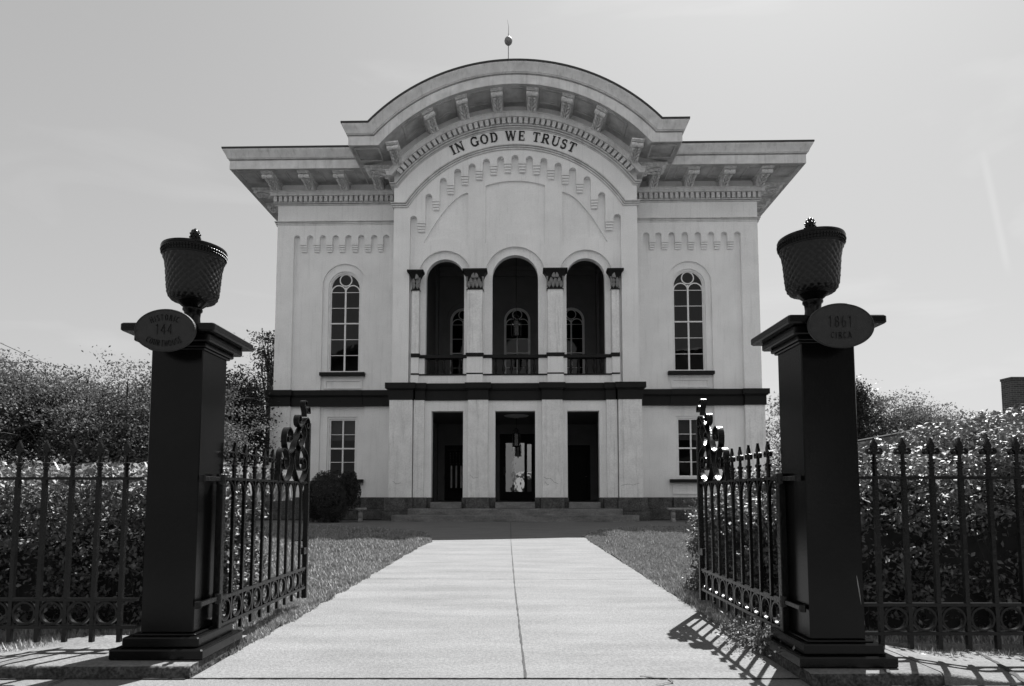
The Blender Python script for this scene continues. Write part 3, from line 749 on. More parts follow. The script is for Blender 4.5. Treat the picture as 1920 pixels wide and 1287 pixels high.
for cx in (-2.72, 0, 2.72):
    mb = MB()
    for ro, y0 in ((1.02, 6.64),):
        r = .80; inn = [(cx - r, 5.7)] + [(cx + r * math.cos(math.pi - math.pi * i / 16), 9.80 + r * math.sin(math.pi * i / 16)) for i in range(17)] + [(cx + r, 5.7)]
        out = [(cx - ro, 5.7)] + [(cx + ro * math.cos(math.pi - math.pi * i / 16), 9.80 + ro * math.sin(math.pi * i / 16)) for i in range(17)] + [(cx + ro, 5.7)]
        mb.grid([[(x, 6.71, z) for x, z in out], [(x, y0, z) for x, z in out], [(x, y0, z) for x, z in inn], [(x, 6.71, z) for x, z in inn]])
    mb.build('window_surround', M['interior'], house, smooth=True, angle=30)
MB().lathe([(.02, -.10), (.12, -.10), (.14, -.07), (.3, -.06), (.34, -.04), (.5, -.035), (.55, 0)], (0, 3.3, 4.459), 32).build('ceiling_rose', M['stucco'], house, smooth=True)

# windows --------------------------------------------------
def arch_win(cx, y, zb, half, sp, name='window', rows=(.2, .4, .8)):
    """sash window with two round-headed lights and an oculus; parts under a frame"""
    fr = MB(); m3 = lambda a, b, c: (a, c, b); top = sp
    def outl(r, z0): return [(cx - r, z0)] + [(cx + r * math.cos(math.pi - math.pi * i / 20), sp + r * math.sin(math.pi * i / 20)) for i in range(21)] + [(cx + r, z0)]
    fr.ribbon(outl(half - .03, zb), .07, y - .05, y + .08, m3)
    fr.ribbon(outl(half - .085, zb + .05), .05, y - .01, y + .075, m3)
    fr.box(cx - half, cx + half, y - .052, y + .082, zb - .005, zb + .10)
    o = fr.build(name, M['frame'], house, smooth=True, angle=30)
    b = MB(); hi = half - .10; rr = hi / 2 - .01
    spl = sp - .06
    b.box(cx - .035, cx + .035, y + .01, y + .06, zb + .1, spl + .1)
    for sg in (-1, 1):
        b.ribbon([(cx + sg * hi / 2 + (hi / 2) * math.cos(math.pi * i / 14), spl - .12 + (hi / 2) * math.sin(math.pi * i / 14)) for i in range(15)], .045, y + .012, y + .058, m3)
    ro = hi * .42; b.ribbon([(cx + ro * math.cos(2 * math.pi * i / 24), sp + hi - ro - .0 + ro * math.sin(2 * math.pi * i / 24)) for i in range(24)], .045, y + .011, y + .059, m3, close=True)
    hgt = spl - .12 - (zb + .1)
    for k, u in enumerate(rows): b.box(cx - hi, cx + hi, y + .02, y + .05, zb + .1 + hgt * u - .012, zb + .1 + hgt * u + .012)
    b.box(cx - hi, cx + hi, y + .022, y + .048, spl - .135, spl - .11)
    zm = zb + .1 + hgt * .60; b.box(cx - hi - .03, cx + hi + .03, y - .015, y + .065, zm - .025, zm + .03)
    b.build('glazing_bar', M['frame'], o, smooth=True, angle=30)
    p = MB(); pts = outl(half - .08, zb + .08); p.add([(x, y + .04, z) for x, z in pts], [tuple(range(len(pts)))])
    p.build('pane', M['glass'], o)
    return o
def rect_win(cx, y, zb, zt, half):
    fr = MB()
    for a, b, c, d in ((cx - half, cx - half + .07, zb, zt), (cx + half - .07, cx + half, zb, zt), (cx - half + .07, cx + half - .07, zt - .09, zt), (cx - half + .07, cx + half - .07, zb, zb + .09)): fr.box(a, b, y - .05, y + .08, c, d)
    for a, b, c, d in ((cx - half + .071, cx - half + .13, zb + .09, zt - .09), (cx + half - .13, cx + half - .071, zb + .09, zt - .09), (cx - half + .13, cx + half - .13, zt - .15, zt - .091), (cx - half + .13, cx + half - .13, zb + .091, zb + .16)): fr.box(a, b, y - .01, y + .07, c, d)
    o = fr.build('window', M['frame'], house)
    b = MB(); zm = (zb + zt) / 2 - .02
    b.box(cx - .032, cx + .032, y + .01, y + .055, zb + .15, zt - .15); b.box(cx - half + .1, cx + half - .1, y - .015, y + .062, zm - .03, zm + .03)
    for z in ((zb + .15 + zm) / 2, (zt - .15 + zm) / 2): b.box(cx - half + .12, cx + half - .12, y + .02, y + .05, z - .012, z + .012)
    b.build('glazing_bar', M['frame'], o)
    MB().add([(cx - half + .1, y + .04, zb + .1), (cx + half - .1, y + .04, zb + .1), (cx + half - .1, y + .04, zt - .1), (cx - half + .1, y + .04, zt - .1)], [(0, 1, 2, 3)]).build('pane', M['glass'], o)
    MB().box(cx - half + .12, cx + half - .12, y + .16, y + .17, zm + .35, zt - .1).build('roller_blind', M['shade'], o)
for cx in (-2.72, 0, 2.72): arch_win(cx, 6.82, 5.76, .66, 9.72)
WXC = 7.26
# wings ----------------------------------------------------
wn = []
pxs = [551.9, 576.4, 600.6, 624.8, 649, 673.3, 698, 720.5]
for p in pxs: x, z = Bx(p, 441, BY + WY); wn.append(abs(x) - .05)
for sg in (-1, 1):
    nn = sorted([sg * x for x in wn]); notch = [(x, 11.97, .135) for x in nn]; pl = [11.60] * 7
    a, b = sorted((sg * 4.75, sg * WW))
    zl, zr = (5.3, 5.3)
    mb = MB(); mb.curtain(notch_samples(notch, lambda x: 14.2, a, b, zl, zr, pl), WY - .05, WY + .12); mb.build('wall', M['stucco'], house)
    for k in range(7): mb = MB(); pendant(mb, notch[k][0] + .135, notch[k + 1][0] - .135, 11.60, 11.24, WY - .05, WY + .12); mb.build('corbel', M['stucco'], house)
    # recessed wall with window opening
    cx = sg * WXC; hw = .70; sp = 9.78
    sm = [(min(sg * 4.75, sg * WW), 5.3, 14.1), (cx - hw, 5.3, 14.1)] + [(cx + hw * math.cos(math.pi - math.pi * i / 20), sp + hw * math.sin(math.pi * i / 20), 14.1) for i in range(21)] + [(cx + hw, 5.3, 14.1), (max(sg * 4.75, sg * WW), 5.3, 14.1)]
    mb = MB(); mb.curtain(sm, WY + .20, WY + .46); mb.box(cx - hw, cx + hw, WY + .205, WY + .45, 5.3, 6.08)
    so_ = [(min(sg * 4.75, sg * WW), 5.3, 14.1), (cx - .94, 5.3, 14.1)] + [(cx + .94 * math.cos(math.pi - math.pi * i / 24), 9.84 + .94 * math.sin(math.pi * i / 24), 14.1) for i in range(25)] + [(cx + .94, 5.3, 14.1), (max(sg * 4.75, sg * WW), 5.3, 14.1)]
    mb.curtain(so_, WY + .12, WY + .199); mb.build('wall', M['stucco'], house)
    # surround
    ho = .94; 
    mb = MB()
    mb.box(cx - .80, cx - hw - .02, WY + .165, WY + .2, 5.42, 5.80); mb.box(cx + hw + .02, cx + .80, WY + .165, WY + .2, 5.42, 5.80)
    mb.box(cx - hw - .019, cx + hw + .019, WY + .164, WY + .2, 5.74, 5.80); mb.box(cx - hw - .019, cx + hw + .019, WY + .164, WY + .2, 5.42, 5.47)
    mb.build('window_surround', M['stucco'], house)
    MB().bbox(cx - .95, cx + .95, WY - .06, WY + .3, 5.95, 6.09, .01).build('sill', M['dark'], house)
    arch_win(cx, WY + .30, 6.09, .70, sp)
    # ground storey wall, piers, surround
    lo, hi_ = 1.62, 4.24; hwl = .64
    sm = [(min(sg * 4.75, sg * 10.15), .6, 5.3), (cx - hwl, .6, 5.3), (cx - hwl, hi_, 5.3), (cx + hwl, hi_, 5.3), (cx + hwl, .6, 5.3), (max(sg * 4.75, sg * 10.15), .6, 5.3)]
    mb = MB(); mb.curtain(sm, WY + .20, WY + .46); mb.box(cx - hwl, cx + hwl, WY + .206, WY + .45, .6, lo)
    for a_, b_ in ((min(sg * 4.75, sg * 10.15), cx - .94), (cx + .94, max(sg * 4.75, sg * 10.15))): mb.box(a_, b_, WY + .12, WY + .199, .6, 5.3)
    mb.build('wall', M['stucco'], house)
    x0, x1 = sorted((sg * 9.40, sg * 10.22)); MB().bbox(x0, x1, WY - .06, WY + .3, .87, 4.67, .012).build('pilaster', M['stucco_worn'], house)
    mb = MB(); yy = WY + .165
    for a, b, c, d in ((cx - .80, cx - .70, 1.0, 1.42), (cx + .70, cx + .80, 1.0, 1.42), (cx - .699, cx + .699, 1.36, 1.42), (cx - .699, cx + .699, 1.0, 1.06)): mb.box(a, b, yy, WY + .2, c, d)
    mb.build('window_surround', M['stucco'], house)
    MB().bbox(cx - .95, cx + .95, WY - .06, WY + .3, 1.48, 1.62, .01).build('sill', M['dark'], house)
    rect_win(cx, WY + .30, 1.62, 4.24, .64)
    # body walls
    mb = MB(); mb.box(sg * (WW - .3), sg * WW, WY + .12, 15.6, 5.3, 14.2); mb.box(sg * (WW - .25), sg * 10.18, WY + .31, 15.6, .5, 4.7); mb.build('wall', M['stucco'], house)
mb = MB(); mb.box(-WW, WW, 15.3, 15.6, 0, 14.2); mb.box(-9.8, 9.8, 7.05, 15.25, 4.7, 5.2)
for sg in (-1, 1): mb.box(sg * 4.21, sg * 4.6, WY + .42, 7.0, .6, 14.1)
mb.build('wall', M['interior'], house)
# roofs
mb = MB(); E_ = WW + 1.66
mb.add([(-E_, WY - 1.66, 14.95), (-4.9, WY - 1.66, 14.95), (-4.9, .7, 14.95), (4.9, .7, 14.95), (4.9, WY - 1.66, 14.95), (E_, WY - 1.66, 14.95), (E_, 17.2, 14.95), (-E_, 17.2, 14.95)], [tuple(range(8))])
mb.add([(-E_, 1.2, 14.955), (E_, 1.2, 14.955), (E_, 17.2, 14.955), (-E_, 17.2, 14.955), (-4, 9, 16.0), (4, 9, 16.0)], [(0, 1, 5, 4), (1, 2, 5), (2, 3, 4, 5), (3, 0, 4)])
mb.build('roof', M['roof'], house)
mb = MB(); rr = Rz(14.955) + .02; ax = math.asin(min(1, 5.4 / rr)); f_ = []; b_ = []
pts = [(rr * math.sin(-ax + 2 * ax * i / 40), ZC + rr * math.cos(-ax + 2 * ax * i / 40)) for i in range(41)]
mb.grid([[(x, -1.55, z) for x, z in pts], [(x, 9, z - .01) for x, z in pts]])
mb.add([(x, 9, z) for x, z in pts], [tuple(range(41))])
mb.build('roof', M['roof'], house, smooth=True)
mb = MB()   # soffit body behind the arch so no light leaks
pts2 = [(x * .9, z - .8) for x, z in pts]; mb.prism_xz(pts2 + [(4.6, 13.0), (-4.6, 13.0)], .35, 8.9); mb.build('attic', M['interior'], house)

# brackets ---------------------------------------------------
def bracket_mesh():
    """scroll bracket: x across, y out (negative), z up; top at 0, wall at y=0"""
    w_ = .205; mb = MB()
    prof = [(0, 0), (-1.02, 0), (-1.02, -.05), (-.97, -.07), (-.93, -.13), (-.86, -.17), (-.76, -.155), (-.62, -.17), (-.48, -.215), (-.34, -.28), (-.22, -.345), (-.12, -.375), (0, -.37)]
    mb.prism_yz(prof, -w_ * .86, w_ * .86)
    mb.box(-w_ - .03, w_ + .03, -1.10, 0, -.045, .004); mb.box(-w_ - .012, w_ + .012, -1.05, 0, -.07, -.0451)
    def cyl(x0, x1, yc, zc, r, n=14):
        v = [(x, yc + r * math.cos(2 * math.pi * k / n), zc + r * math.sin(2 * math.pi * k / n)) for x in (x0, x1) for k in range(n)]
        mb.add(v, [tuple(range(n)), tuple(range(2 * n - 1, n - 1, -1))] + [(k, (k + 1) % n, (k + 1) % n + n, k + n) for k in range(n)])
    for x0, x1 in ((-w_ - .01, -.03), (.03, w_ + .01)): cyl(x0, x1, -.955, -.155, .078)
    cyl(-.025, .025, -.955, -.155, .055)
    def pt(u):      # along the curved face, u 0 at the volute, 1 at the wall
        f = [(-.84, -.18), (-.70, -.175), (-.55, -.205), (-.40, -.265), (-.27, -.335), (-.15, -.395)]
        k = min(4, int(u * 5)); q = u * 5 - k; return f[k][0] + (f[k + 1][0] - f[k][0]) * q, f[k][1] + (f[k + 1][1] - f[k][1]) * q
    mb.tube([(0, pt(u)[0] - .01, pt(u)[1] - .025) for u in (0, .2, .4, .6, .8, 1)], [.018, .022, .024, .024, .022, .012], 6)
    for u0 in (.12, .36, .60, .84):
        for sg in (-1, 1):
            a = pt(u0); b = pt(max(0, u0 - .10)); c = pt(max(0, u0 - .22)); d = pt(max(0, u0 - .30))
            mb.tube([(sg * .03, a[0], a[1] - .02), (sg * .08, b[0] - .01, b[1] - .05), (sg * .125, c[0] - .01, c[1] - .055), (sg * .14, d[0], d[1] - .01)], [.010, .036, .032, .006], 7)
            mb.tube([(sg * .10, a[0], a[1] - .005), (sg * .145, b[0], b[1] - .035), (sg * .175, c[0], c[1] - .02)], [.008, .026, .006], 6)
    for sg in (-1, 1):
        sp_ = [(sg * (w_ * .86 + .006), -.94 + (.02 + .05 * u) * math.cos(9 * u), -.155 + (.02 + .05 * u) * math.sin(9 * u)) for u in [i / 16 for i in range(17)]]
        mb.tube(sp_ + [(sg * (w_ * .86 + .006), -.7, -.12), (sg * (w_ * .86 + .006), -.45, -.19), (sg * (w_ * .86 + .006), -.16, -.30)], .014, 5)
    mb.v = [(x * 1.04, y * 1.14, z * 1.06) for x, y, z in mb.v]
    return mb
bk = bracket_mesh().build('bracket', M['carving'], house, smooth=True, angle=35)
spots = []
a0 = 11.75
for i in range(-3, 3): 
    a = R((i + .5) * a0); r = Rz(14.17); spots.append((r * math.sin(a), 0, ZC + r * math.cos(a), 0, a))
for sg in (-1, 1):
    spots.append((sg * (4.68), -.0, 14.40, 0, sg * R(6)))
    spots.append((sg * PW, .25, 14.17, sg * R(90), 0))
    for px in (494, 563, 629, 697): x, z = Bx(px, 330, BY + WY - 1.0); spots.append((sg * (abs(x) - .12), WY, 14.17, 0, 0))
    for k in range(7): spots.append((sg * WW, WY + .35 + 1.42 * k, 14.17, sg * R(90), 0))
spots[0:0] = []
for k, (x, y, z, rz, ry) in enumerate(spots):
    b = bk if k == 0 else bk.copy()
    if k: C.objects.link(b); b.parent = house
    b.location = (x, y, z); b.rotation_euler = (0, ry, rz)
# coffers in the soffit, between the brackets
COFS = None
def coffer(fn, u0, u1, v0, v1, t=.035, wd=.05, k=0):
    mb = MB()
    for (a, b, c, d) in ((u0, u1, v0, v0 + wd), (u0, u1, v1 - wd, v1), (u0, u0 + wd, v0 + wd, v1 - wd), (u1 - wd, u1, v0 + wd, v1 - wd)):
        n = 4; vs = []
        for zz in (0.01, -t):
            for i in range(n + 1): u = a + (b - a) * i / n; vs += [fn(u, c, zz), fn(u, d, zz)]
        fs = []; q = 2 * (n + 1)
        for i in range(n):
            j = 2 * i; fs += [(j, j + 1, j + 3, j + 2), (q + j, q + j + 2, q + j + 3, q + j + 1), (j, j + 2, q + j + 2, q + j), (j + 1, q + j + 1, q + j + 3, j + 3)]
        fs += [(0, q, q + 1, 1), (q - 2, q - 1, 2 * q - 1, 2 * q - 2)]
        mb.add(vs, fs)
    mb.build('soffit_panel', M['soffit'], house)
r_ = Rz(14.17)
fa = lambda u, v, z: ((r_ + z) * math.sin(u / r_), -v, ZC + (r_ + z) * math.cos(u / r_))
st = R(a0) * r_
for i in range(-3, 4):
    c = i * st
    if abs(i) < 3: coffer(fa, c - .42, c + .42, .35, 1.25); coffer(fa, c - .30, c + .30, .47, 1.13, .02, .03)
    else: coffer(fa, c - .44, c + .44, .35, 1.25); coffer(fa, c - .32, c + .32, .47, 1.13, .02, .03)
for sg in (-1, 1):
    fw = lambda u, v, z: (sg * u, WY - v, 14.17 + z)
    for a, b in ((6.55, 7.45), (7.95, 8.85), (9.35, 10.15), (10.55, 11.4)): coffer(fw, a, b, .35, 1.25); coffer(fw, a + .12, b - .12, .47, 1.13, .02, .03)
    fw2 = lambda u, v, z: (sg * (PW + v), -u, 14.17 + z)
    coffer(fw2, .3, 1.2, .35, 1.3)
    fs_ = lambda u, v, z: (sg * (WW + v), u, 14.17 + z)
    for k in range(6): coffer(fs_, WY + .75 + 1.42 * k, WY + 1.4 + 1.42 * k, .35, 1.25)
# lettering on the frieze
def place_arc(ac, a, b):
    r = 5.41
    th = ac / 5.41; x = r * math.sin(th) + (a - ac) * math.cos(th) + b * math.sin(th); z = ZC + r * math.cos(th) - (a - ac) * math.sin(th) + b * math.cos(th)
    return x - .04, z
lt = None
for c, m_ in text_mesh('IN GOD WE TRUST', .39, .98, place_arc, .035, bold=.39 * 2.6, gap=.15):
    if m_.v: m_.build('letter', M['letter'], house)
# lightning rod
ZBALL = Pp(959, 77, 23.0)[1]
rod = MB(); rod.tube([(0, 0, -1.2), (0, 0, .3)], .018, 6); rod.tube([(0, 0, .28), (.01, 0, .6), (-.04, 0, .88)], [.012, .009, .004], 5)
ro_ = rod.build('lightning_rod', M['metal'], house, loc=(-.25, -.6, ZBALL))
MB().lathe([(.01, -.17), (.08, -.15), (.14, -.08), (.16, 0), (.14, .08), (.08, .15), (.01, .17)], (0, 0, 0), 16).build('glass_ball', M['metal'], ro_, smooth=True)
# doors
def door(cx, hw, zb, zt, glazed, seedname='door'):
    d = MB(); y = 6.8
    d.box(cx - hw, cx - hw + .12, y - .06, y + .1, zb, zt); d.box(cx + hw - .12, cx + hw, y - .06, y + .1, zb, zt); d.box(cx - hw + .12, cx + hw - .12, y - .059, y + .1, zt - .14, zt)
    if glazed:
        a, b = cx - hw + .12, cx + hw - .12
        s2 = b - .30    # fixed side light right of the leaf
        d.box(a, a + .17, y, y + .05, zb, zt - .14); d.box(s2 - .10, s2 + .04, y - .001, y + .051, zb, zt - .14); d.box(b - .05, b, y, y + .05, zb, zt - .14)
        d.box(a + .17, s2 - .10, y + .001, y + .049, zb, zb + .42); d.box(a + .17, s2 - .10, y + .001, y + .049, zt - .44, zt - .14); d.box(s2 + .04, b - .05, y + .001, y + .049, zb, zb + .42); d.box(s2 + .04, b - .05, y + .001, y + .049, zt - .5, zt - .14)
        o = d.build('door', M['dark'], house)
        MB().add([(a + .16, y + .03, zb + .41), (s2 - .09, y + .03, zb + .41), (s2 - .09, y + .03, zt - .43), (a + .16, y + .03, zt - .43)], [(0, 1, 2, 3)]).build('pane', M['film'], o)
        MB().add([(s2 + .035, y + .03, zb + .41), (b - .045, y + .03, zb + .41), (b - .045, y + .03, zt - .49), (s2 + .035, y + .03, zt - .49)], [(0, 1, 2, 3)]).build('pane', M['film'], o)
        MB().tube([(a + .10, y - .02, zb + 1.25), (a + .10, y - .08, zb + 1.3), (a + .10, y - .08, zb + 1.6), (a + .10, y - .02, zb + 1.65)], .014, 6).build('handle', M['metal'], o)
    else:
        d.box(cx - hw + .12, cx + hw - .12, y + .02, y + .06, zb, zt - .14)
        for z0, z1 in ((zb + .2, zb + 1.1), (zb + 1.3, zt - .35)): d.box(cx - hw + .22, cx + hw - .22, y + .005, y + .03, z0, z1)
        o = d.build('door', M['dark'], house)
        MB().lathe([(.01, 0), (.035, .01), (.035, .03), (.01, .04)], (cx + hw - .2, y, zb + 1.15), 10).build('handle', M['metal'], o)
door(0, .87, .7, 3.98, True); door(-3.05, .55, .7, 3.42, False); door(3.05, .55, .7, 3.42, False)

# lanterns (hang from the loggia ceilings)
def lantern(label, loc, s, chain):
    t = thing('hanging_lantern', label, 'lantern', loc, 0, 'lanterns hanging in the courthouse loggia')
    fr = MB(); n = 6
    for k in range(n):
        a = 2 * math.pi * k / n
        fr.tube([(s * .17 * math.cos(a), s * .17 * math.sin(a), -.28 * s), (s * .17 * math.cos(a), s * .17 * math.sin(a), .28 * s), (s * .14 * math.cos(a), s * .14 * math.sin(a), .38 * s), (s * .04 * math.cos(a), s * .04 * math.sin(a), .50 * s)], .012 * s, 5)
    for z in (-.28, .28): fr.tube([(s * .17 * math.cos(2 * math.pi * k / 18), s * .17 * math.sin(2 * math.pi * k / 18), z * s) for k in range(18)], .016 * s, 5, close=True)
    fr.lathe([(.02, .48), (.05, .49), (.05, .53), (.01, .56)], (0, 0, 0), 8)
    fr.lathe([(.01, -.42), (.03, -.38), (.02, -.34), (.09, -.29), (.165, -.285)], (0, 0, 0), 12)
    fr.build('cage', M['iron'], t, smooth=True)
    g = MB(); g.lathe([(s * .15, -.26 * s), (s * .15, .27 * s)], (0, 0, 0), 6, caps=False); g.build('pane', M['glass'], t)
    c = MB(); 
    for k in range(3): a = 2.1 * k; c.lathe([(.014 * s, -.2 * s), (.014 * s, .02 * s), (.004, .06 * s)], (.05 * s * math.cos(a), .05 * s * math.sin(a), 0), 6)
    c.build('candle', M['frame'], t, smooth=True)
    MB().tube([(0, 0, .5 * s), (0, 0, chain)], .011, 5).build('chain', M['iron'], t)
rot = Matrix.Rotation(R(-1.2), 4, 'Z')
def hw_(x, y, z): v = rot @ Vector((x, y, 0)); return (v.x + .12, v.y + BY, z)
lantern('black caged lantern on a short chain in the ground floor doorway', hw_(0, 3.3, 3.38), 1.0, .98)
lantern('black lantern on a long chain inside the upper centre arch', hw_(0, 3.3, 8.35), 1.25, 4.06)
# flag hung on the wall beside the left opening
fl = thing('flag', 'long dark flag with stars and stripes hanging in the left doorway', 'flag', hw_(-2.98, 6.55, 1.25))
cl = MB(); cl.grid([[(-.40 + .8 * i / 16, .012 * math.sin(i * 1.1), z) for i in range(17)] for z in (0, 1, 1.9)]); cl.build('cloth', M['dark'], fl)
st_ = MB()
for k in range(3): st_.box(-.30 + .24 * k, -.22 + .24 * k, -.022, -.016, .05, 1.15)
st_.build('stripe', M['frame'], fl)
st_ = MB()
for i in range(5):
    for j in range(5):
        cx, cz = -.32 + .15 * i, 1.25 + .13 * j
        st_.prism_xz([(cx + (.022 if q % 2 == 0 else .009) * math.sin(math.pi * q / 5), cz + (.022 if q % 2 == 0 else .009) * math.cos(math.pi * q / 5)) for q in range(10)], -.022, -.016)
st_.build('star', M['frame'], fl)
MB().tube([(-.45, 0, 1.92), (.45, 0, 1.92)], .012, 6).build('rod', M['metal'], fl)

# ============================================================ BENCHES
def bench(label, x, y, rz):
    t = thing('stone_bench', label, 'bench', (x, y, 0.004), rz, 'cast stone benches before the courthouse')
    MB().bbox(-.62, .62, -.2, .2, .42, .50, .02).build('seat', M['bench'], t)
    leg = [(-.17, 0), (.17, 0), (.17, .05), (.13, .07), (.10, .12), (.13, .18), (.15, .26), (.13, .32), (.10, .35), (.15, .38), (.16, .42), (-.16, .42), (-.15, .38), (-.10, .35), (-.13, .32), (-.15, .26), (-.13, .18), (-.10, .12), (-.13, .07), (-.17, .05)]
    for sx in (-.42, .42): MB().prism_yz(leg, sx - .06, sx + .06).build('leg', M['bench'], t)
bench('cast stone bench beside the dark rounded bush at the left front', (656 - 960) / F * 22.9, 22.9, R(4))
bench('cast stone bench at the right front, half hidden behind the open right gate', (1282 - 960) / F * 22.9, 22.9, R(-3))

# ============================================================ IRONWORK
MI = M['iron']
def picket_top(mb, m3, u, z, t=.011):
    """fleur-de-lis head: u along fence, z of the rail"""
    # bar continues up to collar
    def bx(u0, u1, w0, w1, z0, z1):
        vs = [m3(a, c, b) for b in (z0, z1) for a, c in ((u0, w0), (u1, w0), (u1, w1), (u0, w1))]
        mb.add(vs, [(0, 3, 2, 1), (4, 5, 6, 7), (0, 1, 5, 4), (1, 2, 6, 5), (2, 3, 7, 6), (3, 0, 4, 7)])
    def sq(prof):
        n = 8; vs = []; fs = []
        for r, zz in prof:
            for k in range(n): a = 2 * math.pi * k / n + math.pi / 8; vs.append(m3(u + r * math.cos(a), r * math.sin(a), z + zz))
        for i in range(len(prof) - 1):
            for k in range(n): a = i * n + k; b = i * n + (k + 1) % n; fs.append((a, b, b + n, a + n))
        fs += [tuple(range(n - 1, -1, -1)), tuple((len(prof) - 1) * n + k for k in range(n))]; mb.add(vs, fs)
    sq([(.0135, 0), (.0135, .055), (.019, .057), (.019, .070), (.013, .073), (.016, .083), (.021, .086), (.021, .100), (.013, .104), (.010, .135), (.011, .15)])
    # spear blade (flat leaf) and the two curls
    pts = [(0, .25), (.005, .232), (.019, .205), (.021, .190), (.012, .172), (.009, .150), (-.009, .150), (-.012, .172), (-.021, .190), (-.019, .205), (-.005, .232)]
    n = len(pts); vs = [m3(u + a, w_, z + b) for w_ in (-.009, .009) for a, b in pts]
    mb.add(vs, [tuple(range(n)), tuple(range(2 * n - 1, n - 1, -1))] + [(i, (i + 1) % n, (i + 1) % n + n, i + n) for i in range(n)])
    for sg in (-1, 1):
        c = [(0.006, .158), (.016, .176), (.030, .182), (.042, .176), (.047, .162), (.040, .150), (.031, .153), (.031, .163)]
        mb.ribbon([(u + sg * a, z + b) for a, b in c], .011, -.010, .010, lambda a, b, w_: m3(a, w_, b))
    bx(u - .017, u + .017, -.015, .015, z + .146, z + .160)
ZR, ZT, ZB_, ZE = 1.145, .372, .200, .125
def fence(label, x0, x1, y, pickets, rings, post=None):
    t = thing('iron_fence', label, 'fence', ((x0 + x1) / 2, y, 0)); cx = (x0 + x1) / 2
    m3 = lambda u, w_, z: (u - cx, w_, z)
    for z, h in ((ZR, .018), (ZT, .020), (ZB_, .020)): MB().box(x0 - cx, x1 - cx, -.016, .016, z - h / 2, z + h / 2).build('rail', MI, t)
    proto = None; prr = None
    for px in pickets:
        if proto is None:
            mb = MB(); m0 = lambda u, w_, z: (u, w_, z); mb.box(-.0125, .0125, -.0125, .0125, ZE - .02, ZR + .01); picket_top(mb, m0, 0, ZR); proto = mb.build('picket', MI, t, smooth=True, angle=35); o = proto
        else: o = proto.copy(); C.objects.link(o); o.parent = t
        o.location = (px - cx, 0, 0)
    for px in rings:
        if prr is None:
            mb = MB(); mb.ribbon([(.068 * math.cos(2 * math.pi * k / 28), .068 * math.sin(2 * math.pi * k / 28)) for k in range(28)], .013, -.011, .011, lambda a, b, w_: (a, w_, b), close=True); prr = mb.build('ring', MI, t, smooth=True, angle=35); o = prr
        else: o = prr.copy(); C.objects.link(o); o.parent = t
        o.location = (px - cx, 0, (ZT + ZB_) / 2)
    return t
YL, YR = 3.98, 3.80
pl = [(237 - CX) / F * YL - .1745 * k for k in range(0, 14)]
fence('black spear topped iron fence running left from the left pillar', pl[-1] - .1, (268 - CX) / F * YL, YL, pl, [a - .087 for a in pl])
pr = [(1640 - CX) / F * YR + .1765 * k for k in range(0, 14)]
fence('black spear topped iron fence running right from the right pillar', (1605 - CX) / F * YR, pr[-1] + .1, YR, pr, [a + .088 for a in pr])

def catmull(P, k=6):
    out = []
    for i in range(len(P) - 1):
        p0, p1, p2, p3 = P[max(i - 1, 0)], P[i], P[i + 1], P[min(i + 2, len(P) - 1)]
        for j in range(k):
            t = j / k
            out.append(tuple(.5 * ((2 * p1[d]) + (-p0[d] + p2[d]) * t + (2 * p0[d] - 5 * p1[d] + 4 * p2[d] - p3[d]) * t * t + (-p0[d] + 3 * p1[d] - 3 * p2[d] + p3[d]) * t ** 3) for d in (0, 1)))
    out.append(P[-1]); return out
XG = -1.89; Y0 = PX(417, 898, XG)[0]; Y1 = PX(576, 908, XG)[0]; GLEN = Y1 - Y0
scr = {
 'A': [(165, 1160), (178, 1050), (185, 900), (200, 770), (240, 724), (282, 760), (304, 860), (295, 960), (262, 1000), (238, 960), (236, 890), (252, 855), (266, 880)],
 'B': [(186, 985), (215, 1110), (260, 1166), (318, 1110), (350, 1000), (370, 860), (380, 730)],
 'C': [(300, 575), (325, 590), (326, 632), (300, 640), (275, 600), (276, 520), (310, 446), (345, 480), (353, 560), (345, 620)][::-1][0:0] + [(322, 560), (300, 575), (303, 618), (330, 634), (352, 590), (350, 500), (312, 446), (275, 500), (264, 620), (280, 730), (320, 779), (368, 740), (400, 625), (445, 505), (500, 395), (545, 319), (574, 350), (575, 420), (556, 455), (540, 425), (545, 385)],
 'D': [(380, 730), (378, 900), (400, 1060), (460, 1183), (530, 1080), (556, 930), (545, 790), (480, 700), (448, 760), (432, 870), (436, 960), (468, 1010), (520, 1000), (530, 920), (505, 855), (480, 880), (485, 930)],
 'E': [(452, 375), (470, 350), (465, 300), (444, 281), (428, 320), (430, 390), (458, 432), (492, 405)],
 'F': [(448, 590), (468, 600), (478, 560), (455, 516), (430, 560), (428, 650), (465, 706), (512, 615), (534, 510), (510, 410)],
 'G': [(572, 245), (552, 240), (545, 205), (562, 172), (582, 190), (584, 260)],
 'H': [(548, 135), (545, 100), (525, 88), (514, 110), (518, 160), (530, 230), (532, 300)]}
